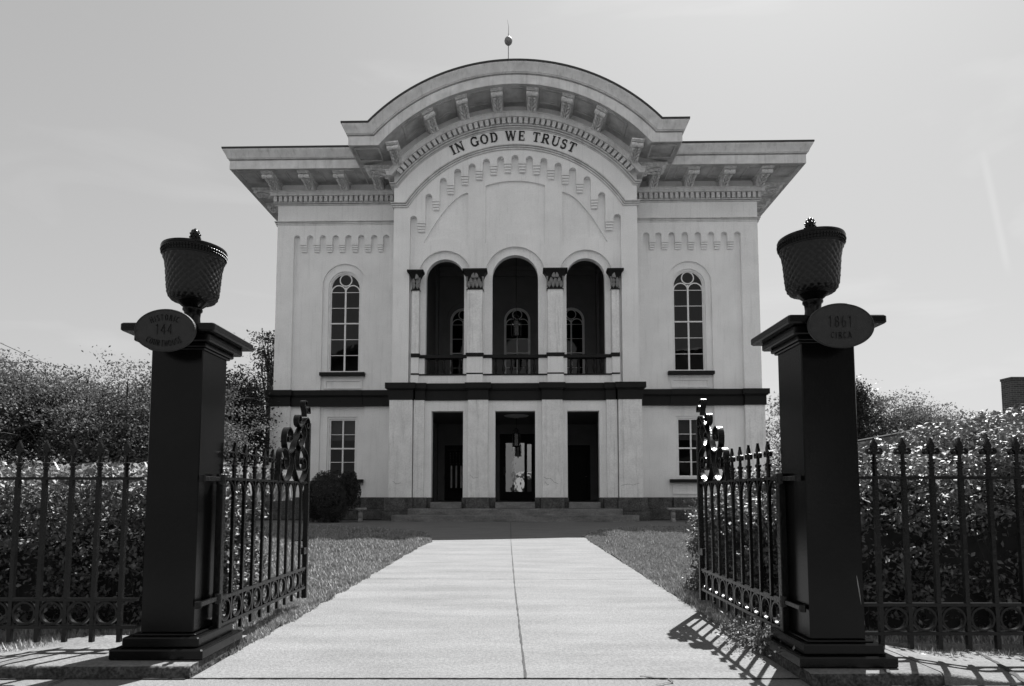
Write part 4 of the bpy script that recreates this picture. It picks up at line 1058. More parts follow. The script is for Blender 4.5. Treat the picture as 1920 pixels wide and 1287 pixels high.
def gate(label, x, yn, sg, tilt=0):
    t = thing('iron_gate', label, 'gate', (x, yn, 0), tilt, 'open driveway gate leaves')
    m3 = lambda u, w_, z: (w_, u, z)       # u along the gate (away), w across
    L = GLEN
    for z, h in ((ZR, .018), (ZT, .022), (ZB_, .022)): MB().box(-.016, .016, 0, L, z - h / 2, z + h / 2).build('rail', MI, t)
    MB().bbox(-.022, .022, -.035, .012, .085, ZR + .02, .004).build('hinge_post', MI, t)
    MB().bbox(-.022, .022, L - .03, L + .012, .10, 1.70, .004).build('latch_post', MI, t)
    n = 10; sp_ = L / n; proto = prr = hp = None
    for k in range(1, n):
        u = sp_ * k
        mb = MB(); mb.box(-.0105, .0105, u - .0105, u + .0105, ZE, ZR + .008)
        if u < L - .60: picket_top(mb, m3, u, ZR)
        mb.build('picket', MI, t, smooth=True, angle=35)
    for k in range(n):
        u = sp_ * (k + .5)
        if prr is None:
            mb = MB(); mb.ribbon([(.066 * math.cos(2 * math.pi * q / 28), .070 * math.sin(2 * math.pi * q / 28)) for q in range(28)], .012, -.011, .011, lambda a, b, w_: (w_, a, b), close=True); prr = mb.build('ring', MI, t, smooth=True, angle=35); o = prr
            mb = MB(); mb.ribbon([(.068 * math.cos(math.pi * q / 14), .07 * math.sin(math.pi * q / 14)) for q in range(15)], .009, -.009, .009, lambda a, b, w_: (w_, a, b)); hp = mb.build('hoop', MI, t, smooth=True, angle=35); o2 = hp
        else:
            o = prr.copy(); C.objects.link(o); o.parent = t; o2 = hp.copy(); C.objects.link(o2); o2.parent = t
        o.location = (0, u, (ZT + ZB_) / 2); o2.location = (0, u, ZR - .08)
    for key, P in scr.items():
        Q = []
        for a, b in P:
            yy, zz = PX(500 + a / 7.15, 740 + b / 7.15, XG + .02); Q.append((yy - Y0, zz))
        mb = MB(); mb.ribbon(catmull(Q), .011, -.024, .024, lambda a, b, w_: (w_, a, b)); mb.build('scroll', MI, t, smooth=True, angle=40)
        for e in ((Q[0],) if key in 'AF' else (Q[-1],) if key == 'D' else (Q[0], Q[-1]) if key == 'C' else (Q[0],) if key in 'EGH' else ()):
            pass
    # latch
    mb = MB(); mb.tube([(-sg * .02, L - .02, .62), (-sg * .09, L - .05, .62), (-sg * .10, L - .05, .52)], .009, 6); mb.box(-.02, .02, L - .10, L - .03, .50, .56); mb.build('latch', MI, t)
    # hinge straps
    for z in (ZR - .005, ZT + .005):
        mb = MB(); mb.bbox(-.012, .014, -.26, -.03, z - .014, z + .014, .003); mb.lathe([(.024, -.035), (.028, -.03), (.028, .03), (.024, .035)], (0, -.02, z), 12); mb.lathe([(.02, -.02), (.02, .02)], (0, -.255, z), 10); mb.build('hinge', MI, t)
    return t
gate('black scrolled gate leaf swung open beside the left pillar', XG, Y0, 1)
gate('black scrolled gate leaf swung open beside the right pillar', 1.70, PX(1462, 912, 1.70)[0], -1)

# ============================================================ PILLARS, URNS, PLAQUES
def pillar(label, xc, yf, z0=.07):
    w_ = .322; t = thing('gate_pillar', label, 'pillar', (xc, yf + w_ / 2, z0)); h = w_ / 2; ms = M['steel']
    def sqp(z, e, b=.008): return z, e, b
    pb = MB(); pb.bbox(-h - .115, h + .115, -h - .115, h + .115, 0, .062, .008); pb.build('plinth', ms, t)
    pb = MB(); pb.bbox(-h - .068, h + .068, -h - .068, h + .068, .062, .122, .007); pb.bbox(-h - .03, h + .03, -h - .03, h + .03, .122, .135, .004); pb.build('plinth', ms, t)
    MB().bbox(-h, h, -h, h, .135, 1.885, .006).build('shaft', ms, t)
    cp = MB(); zt = 1.97
    cp.bbox(-h - .016, h + .016, -h - .016, h + .016, zt - .095, zt - .082, .004)
    cp.bbox(-h - .032, h + .032, -h - .032, h + .032, zt - .082, zt - .055, .005)
    cp.bbox(-h - .072, h + .072, -h - .072, h + .072, zt - .055, zt - .005, .006)
    cp.bbox(-h - .125, h + .125, -h - .125, h + .125, zt - .005, zt + .045, .008)
    cp.build('cap', ms, t)
    return t, 1.97 + .045 + z0
pL, ztop = pillar('black steel gate pillar left of the path, under the plaque numbered 144', (Pp(282, 700, 3.785)[0] + Pp(380, 700, 3.785)[0]) / 2, 3.785)
pR, ztop = pillar('black steel gate pillar right of the path, under the 1861 plaque', (Pp(1502.5, 700, 3.62)[0] + Pp(1605, 700, 3.62)[0]) / 2, 3.62)
sc1 = MB(); sc1.grid([[(x, -.1625, z), (x + w2_, -.1625, z)] for x, z, w2_ in ((.118, .50, .002), (.121, .46, .006), (.126, .42, .007), (.132, .38, .005), (.139, .335, .001))])
sc1.build('scratch', M['metal'], pR)
def urn(label, x, y, z, rz):
    t = thing('urn', label, 'urn', (x, y, z), rz, 'basket weave urns on the gate pillars')
    ft = MB(); ft.lathe([(.115, 0), (.115, .02), (.105, .03), (.085, .045), (.058, .07), (.050, .10), (.047, .14), (.050, .185), (.060, .20), (.060, .215), (.052, .222), (.066, .235), (.088, .26), (.10, .275)], (0, 0, 0), 32); ft.v = [(x_, y_, z_ * .78) for x_, y_, z_ in ft.v]; ft.build('foot', M['steel'], t, smooth=True, angle=50)
    prof = [(.09, .268), (.125, .278), (.143, .30), (.152, .33), (.156, .37), (.160, .42), (.163, .46), (.167, .50), (.173, .53), (.182, .555)]
    n = 230; m_ = 64; vs = []; fs = []; cell = .045; zz0, zz1 = prof[0][1], prof[-1][1]
    pr, pz = [p[0] for p in prof], [p[1] for p in prof]; L_ = [0]
    for a_, b_ in zip(prof, prof[1:]): L_.append(L_[-1] + math.hypot(b_[0] - a_[0], b_[1] - a_[1]))
    reps = 22; 
    for i in range(m_ + 1):
        s_ = L_[-1] * i / m_; r = float(np.interp(s_, L_, pr)); z_ = float(np.interp(s_, L_, pz))
        for k in range(n):
            a = 2 * math.pi * k / n; u = (k / n * reps + s_ / cell); v = (k / n * reps - s_ / cell)
            over = (math.floor(u) + math.floor(v)) % 2; fu, fv = u % 1, v % 1
            if over: hgt = math.sin(math.pi * fu) ** .5 * (.55 + .45 * math.sin(math.pi * fv))
            else: hgt = math.sin(math.pi * fv) ** .5 * (.55 + .45 * math.sin(math.pi * fu))
            if i in (0, m_): hgt = .5
            rr_ = r - .004 + .0095 * hgt
            vs.append((rr_ * math.cos(a), rr_ * math.sin(a), z_))
    for i in range(m_):
        for k in range(n): a = i * n + k; b = i * n + (k + 1) % n; fs.append((a, b, b + n, a + n))
    me = bpy.data.meshes.new('bowl'); me.from_pydata(vs, [], fs); me.polygons.foreach_set('use_smooth', [True] * len(me.polygons)); me.materials.append(M['weave']); me.update()
    o = bpy.data.objects.new('bowl', me); C.objects.link(o); o.parent = t; o.location.z = -.06
    rm = MB(); rm.lathe([(.180, .553), (.190, .565), (.187, .572), (.194, .582), (.190, .590), (.197, .600), (.193, .607), (.198, .617), (.194, .628), (.183, .632), (.16, .630), (.02, .629)], (0, 0, 0), 48)
    for zz, rr2 in ((.577, .192), (.595, .195)):
        for k in range(64): a = 2 * math.pi * k / 64; rm.lathe([(.001, -.006), (.006, 0), (.001, .006)], (rr2 * math.cos(a), rr2 * math.sin(a), zz), 4, caps=False)
    rm.build('rim', M['steel'], t, smooth=True, angle=50, loc=(0, 0, -.06))
    ld = MB(); ld.lathe([(.12, .629), (.118, .64), (.09, .652), (.05, .664), (.02, .668)], (0, 0, 0), 32)
    for k in range(26):
        a = 2 * math.pi * k / 26; ld.tube([(.115 * math.cos(a), .115 * math.sin(a), .642), (.07 * math.cos(a), .07 * math.sin(a), .662), (.03 * math.cos(a), .03 * math.sin(a), .668)], .006, 5)
    ld.build('lid', M['steel'], t, smooth=True, angle=50, loc=(0, 0, -.06))
    fn = MB(); fn.lathe([(.02, .664), (.018, .675), (.026, .685), (.030, .70), (.031, .72), (.027, .745), (.012, .765), (.003, .772)], (0, 0, 0), 12)
    for j in range(4):
        for k in range(7):
            a = 2 * math.pi * (k + .5 * (j % 2)) / 7; rr3 = (.026, .031, .029, .021)[j]; fn.lathe([(.001, -.01), (.008, 0), (.001, .009)], (rr3 * math.cos(a), rr3 * math.sin(a), .69 + .02 * j), 5, caps=False)
    fn.build('finial', M['steel'], t, smooth=True, angle=60, loc=(0, 0, -.06))
urn('black basket weave urn on the left pillar, behind the 144 plaque', pL.location.x + .0, pL.location.y, ztop, .3)
urn('black basket weave urn on the right pillar, behind the 1861 plaque', pR.location.x - .0, pR.location.y, ztop, 1.1)
def plaque(label, px, py, y, w_, h_, texts):
    x, z = Pp(px, py, y); t = thing('plaque', label, 'plaque', (x, y, z), 0, 'oval plaques on the gate pillars')
    n = 64; mb = MB(); a_, b_ = w_ / 2, h_ / 2
    def el(s_, y_): return [(a_ * math.cos(2 * math.pi * k / n) * 1 - (1 - s_) * .1 * math.cos(2 * math.pi * k / n), y_, b_ * math.sin(2 * math.pi * k / n) - (1 - s_) * .1 * math.sin(2 * math.pi * k / n)) for k in range(n)]
    rows = [el(.97, .012), el(1, .008), el(1, -.006), el(.97, -.010), el(.94, -.010), el(.91, -.006)]
    vs = [p for r in rows for p in r]; fs = [(i * n + k, i * n + (k + 1) % n, (i + 1) * n + (k + 1) % n, (i + 1) * n + k) for i in range(5) for k in range(n)]
    fs += [tuple(range(n)), tuple(5 * n + k for k in range(n))]; mb.add(vs, fs); mb.build('plate', M['plaque'], t, smooth=True, angle=40)
    for sx in (-1, 1): MB().lathe([(.005, -.001), (.005, .001)], (0, 0, 0), 8).build('screw', M['letter'], t).matrix_local = Matrix.Translation((sx * (a_ - .014), -.008, 0)) @ Matrix.Rotation(R(90), 4, 'X')
    MB().box(-.05, .05, .012, .05, -.03, .03).build('bracket', M['steel'], t)
    for txt, zc, hh, xs, curve in texts:
        def pl_(ac, a, b, zc=zc, curve=curve):
            if curve == 0: return a, zc + b
            s_ = 1 if curve > 0 else -1; r = abs(curve); th = ac / r
            x = r * math.sin(th) * 1 + (a - ac) * math.cos(th) + s_ * b * math.sin(th); zz = zc + s_ * (r * math.cos(th) - r) - s_ * (a - ac) * math.sin(th) + b * math.cos(th)
            return x, zz
        for c, m_ in text_mesh(txt, hh, xs, pl_, .0035, bold=hh * .7, gap=.24, plain=True):
            if m_.v:
                for i, v in enumerate(m_.v): m_.v[i] = (v[0], v[1] - .0065, v[2])
                m_.build('letter', M['plaque_letter'], t)
plaque('oval plaque reading HISTORIC 144 COURTHOUSE on the left pillar', 310, 620, 3.645, .372, .262, [('HISTORIC', .060, .038, .60, .19), ('144', -.026, .064, .66, 0), ('COURTHOUSE', -.100, .038, .60, -.22)])
plaque('oval plaque reading 1861 CIRCA on the right pillar', 1576.5, 611, 3.475, .383, .262, [('1861', -.010, .066, .66, 0), ('CIRCA', -.076, .038, .70, -.9)])

# ============================================================ PLANTS
def leaf_mesh(name, cen, size, m, parent=None, seed=0, aspect=.45, up=.5, fold=.25, dirs=None, droop=0):
    rg = np.random.default_rng(seed); n = len(cen)
    ax = rg.normal(size=(n, 3)); ax /= np.linalg.norm(ax, axis=1)[:, None]
    if dirs is not None: ax = ax * .6 + dirs; ax /= np.linalg.norm(ax, axis=1)[:, None]
    nr = rg.normal(size=(n, 3)) ; nr[:, 2] += up * 2; 
    sd_ = np.cross(ax, nr); sd_ /= (np.linalg.norm(sd_, axis=1)[:, None] + 1e-9); nn = np.cross(sd_, ax)
    s_ = (size * rg.uniform(.6, 1.3, n))[:, None]
    b = cen - ax * s_ * .5; tip = cen + ax * s_ * .5 - np.array([[0, 0, droop]]) * s_; l = cen + sd_ * s_ * aspect * .5 + nn * s_ * fold * .3; r = cen - sd_ * s_ * aspect * .5 + nn * s_ * fold * .3
    V = np.stack([b, l, tip, r], 1).reshape(-1, 3); base = np.arange(n) * 4
    Fc = np.stack([base, base + 1, base + 2, base, base + 2, base + 3], 1).reshape(-1)
    me = bpy.data.meshes.new(name); me.vertices.add(len(V)); me.vertices.foreach_set('co', V.astype(np.float32).ravel())
    me.loops.add(len(Fc)); me.loops.foreach_set('vertex_index', Fc.astype(np.int32)); k = len(Fc) // 3
    me.polygons.add(k); me.polygons.foreach_set('loop_start', (np.arange(k) * 3).astype(np.int32)); me.update(calc_edges=True); me.validate()
    me.materials.append(m); o = bpy.data.objects.new(name, me); C.objects.link(o)
    if parent: o.parent = parent
    return o
def vnoise(P, sc, seed):
    rg = np.random.default_rng(seed); out = np.zeros(len(P))
    for k in range(7):
        d = rg.normal(size=3); d /= np.linalg.norm(d); f_ = sc * rg.uniform(.6, 2.2); out += np.sin(P @ d * f_ + rg.uniform(0, 6.28)) / 7
    return out * 2.2
def clustered(cen, per, sig, rg, flat=.5):
    n = len(cen); o = rg.normal(size=(n, per, 3)) * [sig, sig, sig * flat]; o += (rg.normal(size=(n, 1, 3)) * [sig, sig, sig * .3]) * np.linspace(-1, 1, per)[None, :, None]
    return (cen[:, None, :] + o).reshape(-1, 3)
def hedge(label, x0, x1, y0, y1, topf, n, size, m, seed, name='hedge', shell=.30, dark_core=True, group=None, lump=.09):
    """leaves in a shell below an uneven top and behind uneven faces, around an added solid dark core with loose stems"""
    t = thing(name, label, name if name != 'hedge' else 'hedge', ((x0 + x1) / 2, (y0 + y1) / 2, 0), 0, group); off = np.array(t.location)
    rg = np.random.default_rng(seed); k = int(n * 3)
    P = np.stack([rg.uniform(x0, x1, k), rg.uniform(y0, y1, k), rg.uniform(0.02, 2.6, k)], 1)
    tz = np.array([topf(x) for x in P[:, 0]]) + vnoise(P * [1, 1, 0], 5, seed) * lump + rg.exponential(.03, k)
    ph = vnoise(P, 4.5, seed + 1) * lump
    d = np.minimum.reduce([(tz - P[:, 2]) * .6, P[:, 1] - y0 + ph, y1 - P[:, 1] + ph, P[:, 0] - x0 + ph, x1 - P[:, 0] + ph])
    keep = (d > 0) & (d < shell) & (rg.random(k) < .15 + .85 * np.exp(-d / shell * 1.2)) & (vnoise(P * [1, 1, 1.5], 13, seed + 2) + .5 * vnoise(P, 30, seed + 9) > -.15)
    P = clustered(P[keep][:n // 9], 9, size * .9, rg, .6); P = P[P[:, 2] > 0]
    leaf_mesh('foliage', P - off, size, m, t, seed, up=1.1, aspect=.6)
    if dark_core:
        mb = MB(); rgp = random.Random(seed); nx = 26; rows = []  # solid dark core added to make the hedge opaque, loose stems in front
        f0, f1 = .16, .16
        prof = lambda x: [(y0 + f0, 0), (y0 + f0, topf(x) * .5), (y0 + f0 + .06, topf(x) - .5), ((y0 + y1) / 2, topf(x) - .42), (y1 - f1, topf(x) - .5), (y1 - f1, 0)]
        for i in range(nx + 1):
            x = x0 + .14 + (x1 - x0 - .28) * i / nx; rows.append([(x - off[0] + rgp.uniform(-.02, .02), y - off[1] + rgp.uniform(-.04, .04), max(0, z + rgp.uniform(-.04, .04))) for y, z in prof(x)])
        mb.grid(rows); mb.add(rows[0], [tuple(range(6))]); mb.add(rows[-1], [tuple(range(6))])
        for q in range(60):
            x, y = rgp.uniform(x0 + .1, x1 - .1), y0 + rgp.uniform(.03, .2); z = rgp.uniform(.0, .4); a = rgp.uniform(-.25, .25)
            mb.tube([(x - off[0], y - off[1], z), (x + a * .5 - off[0], y - off[1] + rgp.uniform(-.05, .02), z + .3), (x + a - off[0], y - off[1] + rgp.uniform(-.08, .04), z + rgp.uniform(.5, .8))], [.006, .004, .002], 4)
        mb.build('dark_core', M['twig_and_core'], t)
    return t
def interp(pts): 
    xs = [p[0] for p in pts]; zs = [p[1] for p in pts]; return lambda x: float(np.interp(x, xs, zs))
hedge('dark leafy hedge behind the left fence, under a row of long pale leaves', -7.5, -2.35, 4.75, 6.1, interp([(-7.5, 1.2), (-5, 1.18), (-2.6, 1.16), (-2.3, 1.1)]), 80000, .044, M['leaf_glossy'], 21)
hedge('glossy leafy shrub behind the open right gate, spilling toward the lawn', 1.92, 3.35, 4.9, 6.9, interp([(1.92, .80), (2.3, 1.08), (2.8, 1.22), (3.35, 1.28)]), 60000, .042, M['leaf_glossy'], 22, lump=.13)
hedge('tall glossy leafed hedge behind the right fence rising toward the right', 2.45, 8.5, 4.55, 6.4, interp([(2.45, 1.24), (2.98, 1.27), (3.34, 1.30), (3.65, 1.38), (3.95, 1.54), (4.25, 1.66), (5.0, 1.8), (8.5, 1.95)]), 120000, .045, M['leaf_glossy'], 23, lump=.08)
# long pale leaves along the top of the left hedge
def strap_leaves(label, x0, x1, y0, y1, zf, n, seed):
    rg = random.Random(seed); t = thing('daylily_clump', label, 'plant', ((x0 + x1) / 2, (y0 + y1) / 2, 0)); ox, oy = t.location.x, t.location.y; mb = MB()
    for i in range(n):
        x, y = rg.uniform(x0, x1), rg.uniform(y0, y1); z = zf - .25; a = rg.uniform(0, 6.28); L = rg.uniform(.18, .42); wd = rg.uniform(.008, .018); h = rg.uniform(.18, .38)
        rows = []
        for k in range(6):
            u = k / 5; px, py = x + math.cos(a) * L * u ** 1.4 - ox, y + math.sin(a) * L * u ** 1.4 - oy; pz = z + h * math.sin(min(1, u * 1.15) * 2.0) ; ww = wd * (1 - u ** 2) + .001
            rows.append([(px - math.sin(a) * ww, py + math.cos(a) * ww, pz), (px + math.sin(a) * ww, py - math.cos(a) * ww, pz)])
        mb.grid(rows)
    mb.build('leaves', M['leaf_pale'], t)
strap_leaves('band of long arching pale leaves above the left hedge', -7.5, -2.4, 5.7, 6.8, 1.22, 2600, 3)

def tree(label, x, y, z0, trunk_h, crown, nl, size, m, seed, name='tree', ntr=1, spread=.35, group=None, limbs=7, sub=6, gap=-.35, thin=.05, shellk=.5, clump=True):
    """crown: list of ellipsoids (cx, cy, cz, rx, ry, rz) relative to the base"""
    t = thing(name, label, 'tree', (x, y, z0), 0, group); rg = random.Random(seed); br = MB(); tips = []
    for q in range(ntr):
        bx_, by_ = rg.uniform(-.12, .12) * ntr, rg.uniform(-.12, .12) * ntr
        e = rg.choice(crown); topx, topy = e[0] * .25 + bx_ * 2, e[1] * .25 + by_ * 2
        P = [(bx_ * .5, by_ * .5, -.05), (bx_ + rg.uniform(-.03, .03), by_, trunk_h * .5), (topx, topy, trunk_h)]
        br.tube(P, [thin * 1.5, thin * 1.15, thin * .95], 7)
        for l in range(limbs):
            e = rg.choice(crown); u = [rg.gauss(0, .45) for _ in range(3)]
            tp = Vector((e[0] + e[3] * u[0], e[1] + e[4] * u[1], e[2] + e[5] * min(.8, u[2]))); s0 = Vector((topx, topy, trunk_h * rg.uniform(.75, 1)))
            mid = s0.lerp(tp, .5) + Vector((rg.uniform(-.1, .1), rg.uniform(-.1, .1), .08)) * (tp - s0).length
            br.tube([s0, s0.lerp(mid, .5) + Vector((0, 0, .03)), mid, tp], [thin * .6, thin * .5, thin * .33, thin * .12], 5)
            for s_ in range(sub):
                st0 = mid.lerp(tp, rg.random()); dd = Vector((rg.gauss(0, 1), rg.gauss(0, 1), rg.gauss(.4, .7))).normalized() * rg.uniform(.25, .6) * min(e[3], e[5])
                br.tube([st0, st0 + dd * .5 + Vector((0, 0, .03)), st0 + dd], [thin * .2, thin * .13, thin * .05], 4); tips.append(st0 + dd)
    br.build('trunk', M['bark'], t, smooth=True)
    rn = np.random.default_rng(seed); P = []
    vol = np.array([e[3] * e[4] * e[5] for e in crown]); vol = vol / vol.sum()
    for e, v in zip(crown, vol):
        k = int(nl * v * .30) + 20; U = rn.normal(size=(k, 3)); U /= np.linalg.norm(U, axis=1)[:, None]; rad = rn.random(k) ** shellk
        Q = U * rad[:, None] * [e[3], e[4], e[5]]; edge = 1 + vnoise(U * 3, 2.2, seed + 3) * .22; Q *= edge[:, None]; P.append(Q + [e[0], e[1], e[2]])
    P = np.concatenate(P); rn.shuffle(P); sc = 3.2 / max(.8, np.mean([e[3] for e in crown]))
    if clump: P = P[(vnoise(P, sc * 2.0, seed + 5) + .5 * vnoise(P, sc * 5, seed + 6)) > gap]
    P = clustered(P[P[:, 2] > .1][:nl // 20], 20, size * 2.2, rn, .35)
    leaf_mesh('crown', P, size, m, t, seed, up=.9, aspect=.55)
    return t
tree('wide multi stemmed small tree at the far left above the hedge', -7.6, 9.6, 0, 1.0, [(0, 0, 2.15, 1.8, 1.6, .95), (1.0, 0, 1.95, 1.2, 1.2, .8), (-1.2, .3, 2.3, 1.3, 1.3, .9), (.1, 0, 2.65, 1.0, 1.0, .5)], 70000, .045, M['leaf'], 31, ntr=4, limbs=13, gap=-.08, thin=.06, group='small trees behind the left hedge')
tree('small spreading tree just left of the left pillar, behind the hedge', -6.3, 10.3, 0, .95, [(0, 0, 2.15, 1.5, 1.4, 1.0), (.8, 0, 2.2, 1.1, 1.1, .9), (-.7, 0, 1.9, 1.0, 1.0, .7)], 56000, .044, M['leaf'], 32, ntr=3, limbs=13, gap=-.12, thin=.055, group='small trees behind the left hedge')
tree('dense dark evergreen beside the left end of the courthouse', -11.9, 25.2, 0, 1.0, [(0, 0, 3.0, 1.9, 1.8, 2.6), (.4, 0, 4.6, 1.4, 1.4, 1.6), (-1.0, 0, 4.2, 1.3, 1.3, 1.5)], 30000, .13, M['leaf_dark'], 33, limbs=10, gap=-.7, thin=.12, name='evergreen_tree')
tree('pale leafed tree rising behind the dark evergreen at the left', -13.6, 30.5, 0, 2.0, [(0, 0, 5.4, 1.8, 1.8, 1.8), (-1.3, 0, 4.6, 1.6, 1.6, 1.4)], 12000, .14, M['leaf'], 39, limbs=10, gap=-.1, thin=.08)
tree('tall pine peeking out from behind the left corner of the courthouse', -15.2, 38.0, 0, 8.0, [(0, 0, 10.7, .55, .6, .4), (-.1, 0, 9.8, .65, .6, .4), (0, 0, 8.9, .5, .6, .35), (.2, 0, 8.2, .4, .6, .3)], 2200, .17, M['leaf_dark'], 34, limbs=14, gap=-.3, thin=.16, name='pine_tree')
tree('thin young tree at the right corner of the courthouse', 12.1, 27.5, 0, 2.0, [(0, 0, 4.0, 1.0, 1.0, 1.3), (.2, 0, 2.6, 1.1, 1.0, 1.1)], 4200, .11, M['leaf'], 35, limbs=11, sub=8, gap=0, thin=.06)
tree('airy pale tree beyond the low roof right of the right pillar', 27.5, 45, 0, 3.5, [(0, 0, 6.2, 4.2, 3, 2.2), (3.2, 0, 5.6, 3.0, 3, 1.9), (-2, 0, 7.0, 2.0, 2, 1.6)], 36000, .15, M['leaf'], 36, limbs=16, sub=9, gap=-.1, thin=.22, group='trees beyond the low roof')
tree('taller rough tree close behind the right pillar shaft', 22.5, 40, 0, 3.5, [(0, 0, 6.0, .8, .8, 2.4), (-.1, 0, 7.6, .6, .6, .8)], 12000, .16, M['leaf_dark'], 37, limbs=12, gap=-.3, thin=.2, group='trees beyond the low roof')
# rounded bushes by the left bench
def bush(label, x, y, ell, n, size, m, seed):
    t = thing('bush', label, 'bush', (x, y, 0)); rn = np.random.default_rng(seed); P = []; mb = MB()
    for e in ell:
        U = rn.normal(size=(n // len(ell), 3)); U /= np.linalg.norm(U, axis=1)[:, None]; U[:, 2] = np.abs(U[:, 2]) * np.where(rn.random(len(U)) < .7, 1, -1)
        rad = 1 - rn.exponential(.06, len(U)); P.append(U * rad[:, None] * [e[3], e[4], e[5]] * (1 + .11 * vnoise(U, 4, seed)[:, None] + .05 * vnoise(U, 11, seed)[:, None]) + [e[0], e[1], e[2]])
        mb.lathe([(e[3] * .86 * math.sin(math.pi * i / 8) + .001, -e[5] * .86 * math.cos(math.pi * i / 8)) for i in range(9)], (e[0], e[1], e[2]), 16)
    P = np.concatenate(P); P = P[P[:, 2] > 0]; leaf_mesh('foliage', P, size, m, t, seed); mb.build('dark_core', M['twig_and_core'], t)  # added solid dark core closes the bush behind its leaves
bush('dark clipped rounded bush before the left wing window, beside the bench', (612 - 960) / F * 22, 22.3, [(0, 0, .95, .82, .7, .93), (.62, .35, 1.15, .42, .5, .70), (-.45, 0, .75, .55, .6, .75), (.2, -.3, .6, .5, .5, .6)], 26000, .06, M['leaf_dark'], 41)

# weeds and grass
def blades(name, label, region, n, hh, m, seed, wd=.006, kind='stuff'):
    rn = np.random.default_rng(seed); P = region(rn, n); n = len(P); h_ = hh * rn.uniform(.45, 1.25, n) * (1 + .45 * vnoise(P[:, :3] * [1, 1, 0], 5, seed)); a = rn.uniform(0, 6.283, n); ln = rn.uniform(.1, .8, n) * h_; w2 = wd * rn.uniform(.6, 1.4, n) * P[:, 3]
    h_ = h_ * P[:, 3] ** .3
    b0 = np.stack([P[:, 0] - np.sin(a) * w2, P[:, 1] + np.cos(a) * w2, P[:, 2]], 1); b1 = np.stack([P[:, 0] + np.sin(a) * w2, P[:, 1] - np.cos(a) * w2, P[:, 2]], 1)
    tp = np.stack([P[:, 0] + np.cos(a) * ln, P[:, 1] + np.sin(a) * ln, P[:, 2] + h_], 1)
    V = np.stack([b0, b1, tp], 1).reshape(-1, 3); Fc = np.arange(n * 3)
    me = bpy.data.meshes.new(name); me.vertices.add(len(V)); me.vertices.foreach_set('co', V.astype(np.float32).ravel())
    me.loops.add(len(Fc)); me.loops.foreach_set('vertex_index', Fc.astype(np.int32)); me.polygons.add(n); me.polygons.foreach_set('loop_start', (np.arange(n) * 3).astype(np.int32)); me.update(calc_edges=True)
    me.materials.append(m); o = bpy.data.objects.new(name, me); C.objects.link(o); return tag(o, label, 'grass', kind=kind)
def lawn_region(sg):
    def f(rn, n):
        u = rn.random(n); Y = 4.05 * (20.5 / 4.05) ** (u ** .9)
        if sg < 0: xe = np.interp(Y, [3.5, 6, 12.3, 13.2, 14.6, 16.6, 17.4, 18.6, 20.2], [1.82, 1.82, 1.8, 1.74, 2.0, 2.35, 3.1, 4.6, 6.3])
        else: xe = np.interp(Y, [3.5, 6, 13.5, 15, 16.6, 18.2, 19.3, 19.6], [1.64, 1.68, 1.71, 1.75, 2.2, 3.2, 4.8, 13])
        w_ = 5.5; X = xe + rn.random(n) ** 1.15 * w_ * np.clip(Y / 9, .25, 1.1) + vnoise(np.stack([Y * 3, Y * 0, Y * 0], 1), 3, 5) * .025 - .015
        k = (X > xe - .06) & (Y < (20.2 if sg < 0 else 19.5))
        X, Y = X[k], Y[k]; return np.stack([sg * X, Y, np.full(len(X), -.012), np.clip(Y / 6, .7, 2.6)], 1)
    return f
blades('grass', 'short sunlit grass of the lawn left of the path', lawn_region(-1), 170000, .055, M['grass'], 51, .009)
blades('grass', 'short sunlit grass of the lawn right of the path', lawn_region(1), 140000, .055, M['grass'], 52, .009)
def strip(x0, x1, y0, y1, z, sc=1.0):
    return lambda rn, n: np.stack([rn.uniform(x0, x1, n), rn.uniform(y0, y1, n), np.full(n, z), np.full(n, sc)], 1)
blades('grass', 'ragged grass along the foot of the left fence', strip(-4.2, -2.35, 4.08, 4.5, .0), 3000, .05, M['grass'], 53, .004)
blades('grass', 'sparse grass under the foot of the right fence', strip(2.35, 5.0, 3.95, 4.4, .0), 1800, .045, M['grass'], 54, .004)
blades('grass', 'long grass between the left gate and the path edge', strip(-2.3, -1.86, 4.05, 6.0, -.01), 16000, .07, M['grass'], 55, .004)
blades('grass', 'long grass and weeds between the right gate and the path edge', strip(1.70, 2.2, 3.95, 6.2, -.01), 18000, .08, M['grass'], 56, .004)
# leafy weed under the right gate
rn = np.random.default_rng(61); U = rn.normal(size=(2600, 3)) * [.11, .16, .05] + [0, 0, .08]; U = U[U[:, 2] > 0]
wt = thing('weed', 'bright leafy weed under the near end of the right gate', 'weed', (1.72, 4.22, 0)); leaf_mesh('leaves', U, .028, M['leaf_pale'], wt, 61)

# ============================================================ NEIGHBOURS
nb = thing('brick_building', 'low dark building with a sloping parapet roofline and a brick chimney beyond the right hedge', 'building', (0, 0, 0))
mb = MB(); xa, ya = (1608 - CX) / F * 35, 35; xb, yb = (1900 - CX) / F * 22.4, 22.4
def wq(x, y, z): return (x, y, z)
za, zb2 = H + (HY - 829) / F * 35, H + (HY - 777) / F * 22.4
mb.add([(xa, ya, 0), (xb, yb, 0), (xb, yb, zb2), (xa, ya, za), (xa + 12, ya + 6, 0), (xb + 14, yb + 3, 0), (xb + 14, yb + 3, zb2), (xa + 12, ya + 6, za)], [(0, 1, 2, 3), (3, 2, 6, 7), (1, 5, 6, 2), (5, 4, 7, 6), (4, 0, 3, 7)])
mb.build('wall', M['brick'], nb)
mb = MB(); mb.tube([(xa, ya, za + .04), (xb, yb, zb2 + .04), (xb + 14, yb + 3, zb2 + .04)], .07, 4); mb.build('coping', M['roof'], nb)
cx0, cz0 = Pp(1879, 770, 22.8)
mb = MB(); cy0 = 22.9
px_, pz_ = Pp(1896, 707, 22.9)
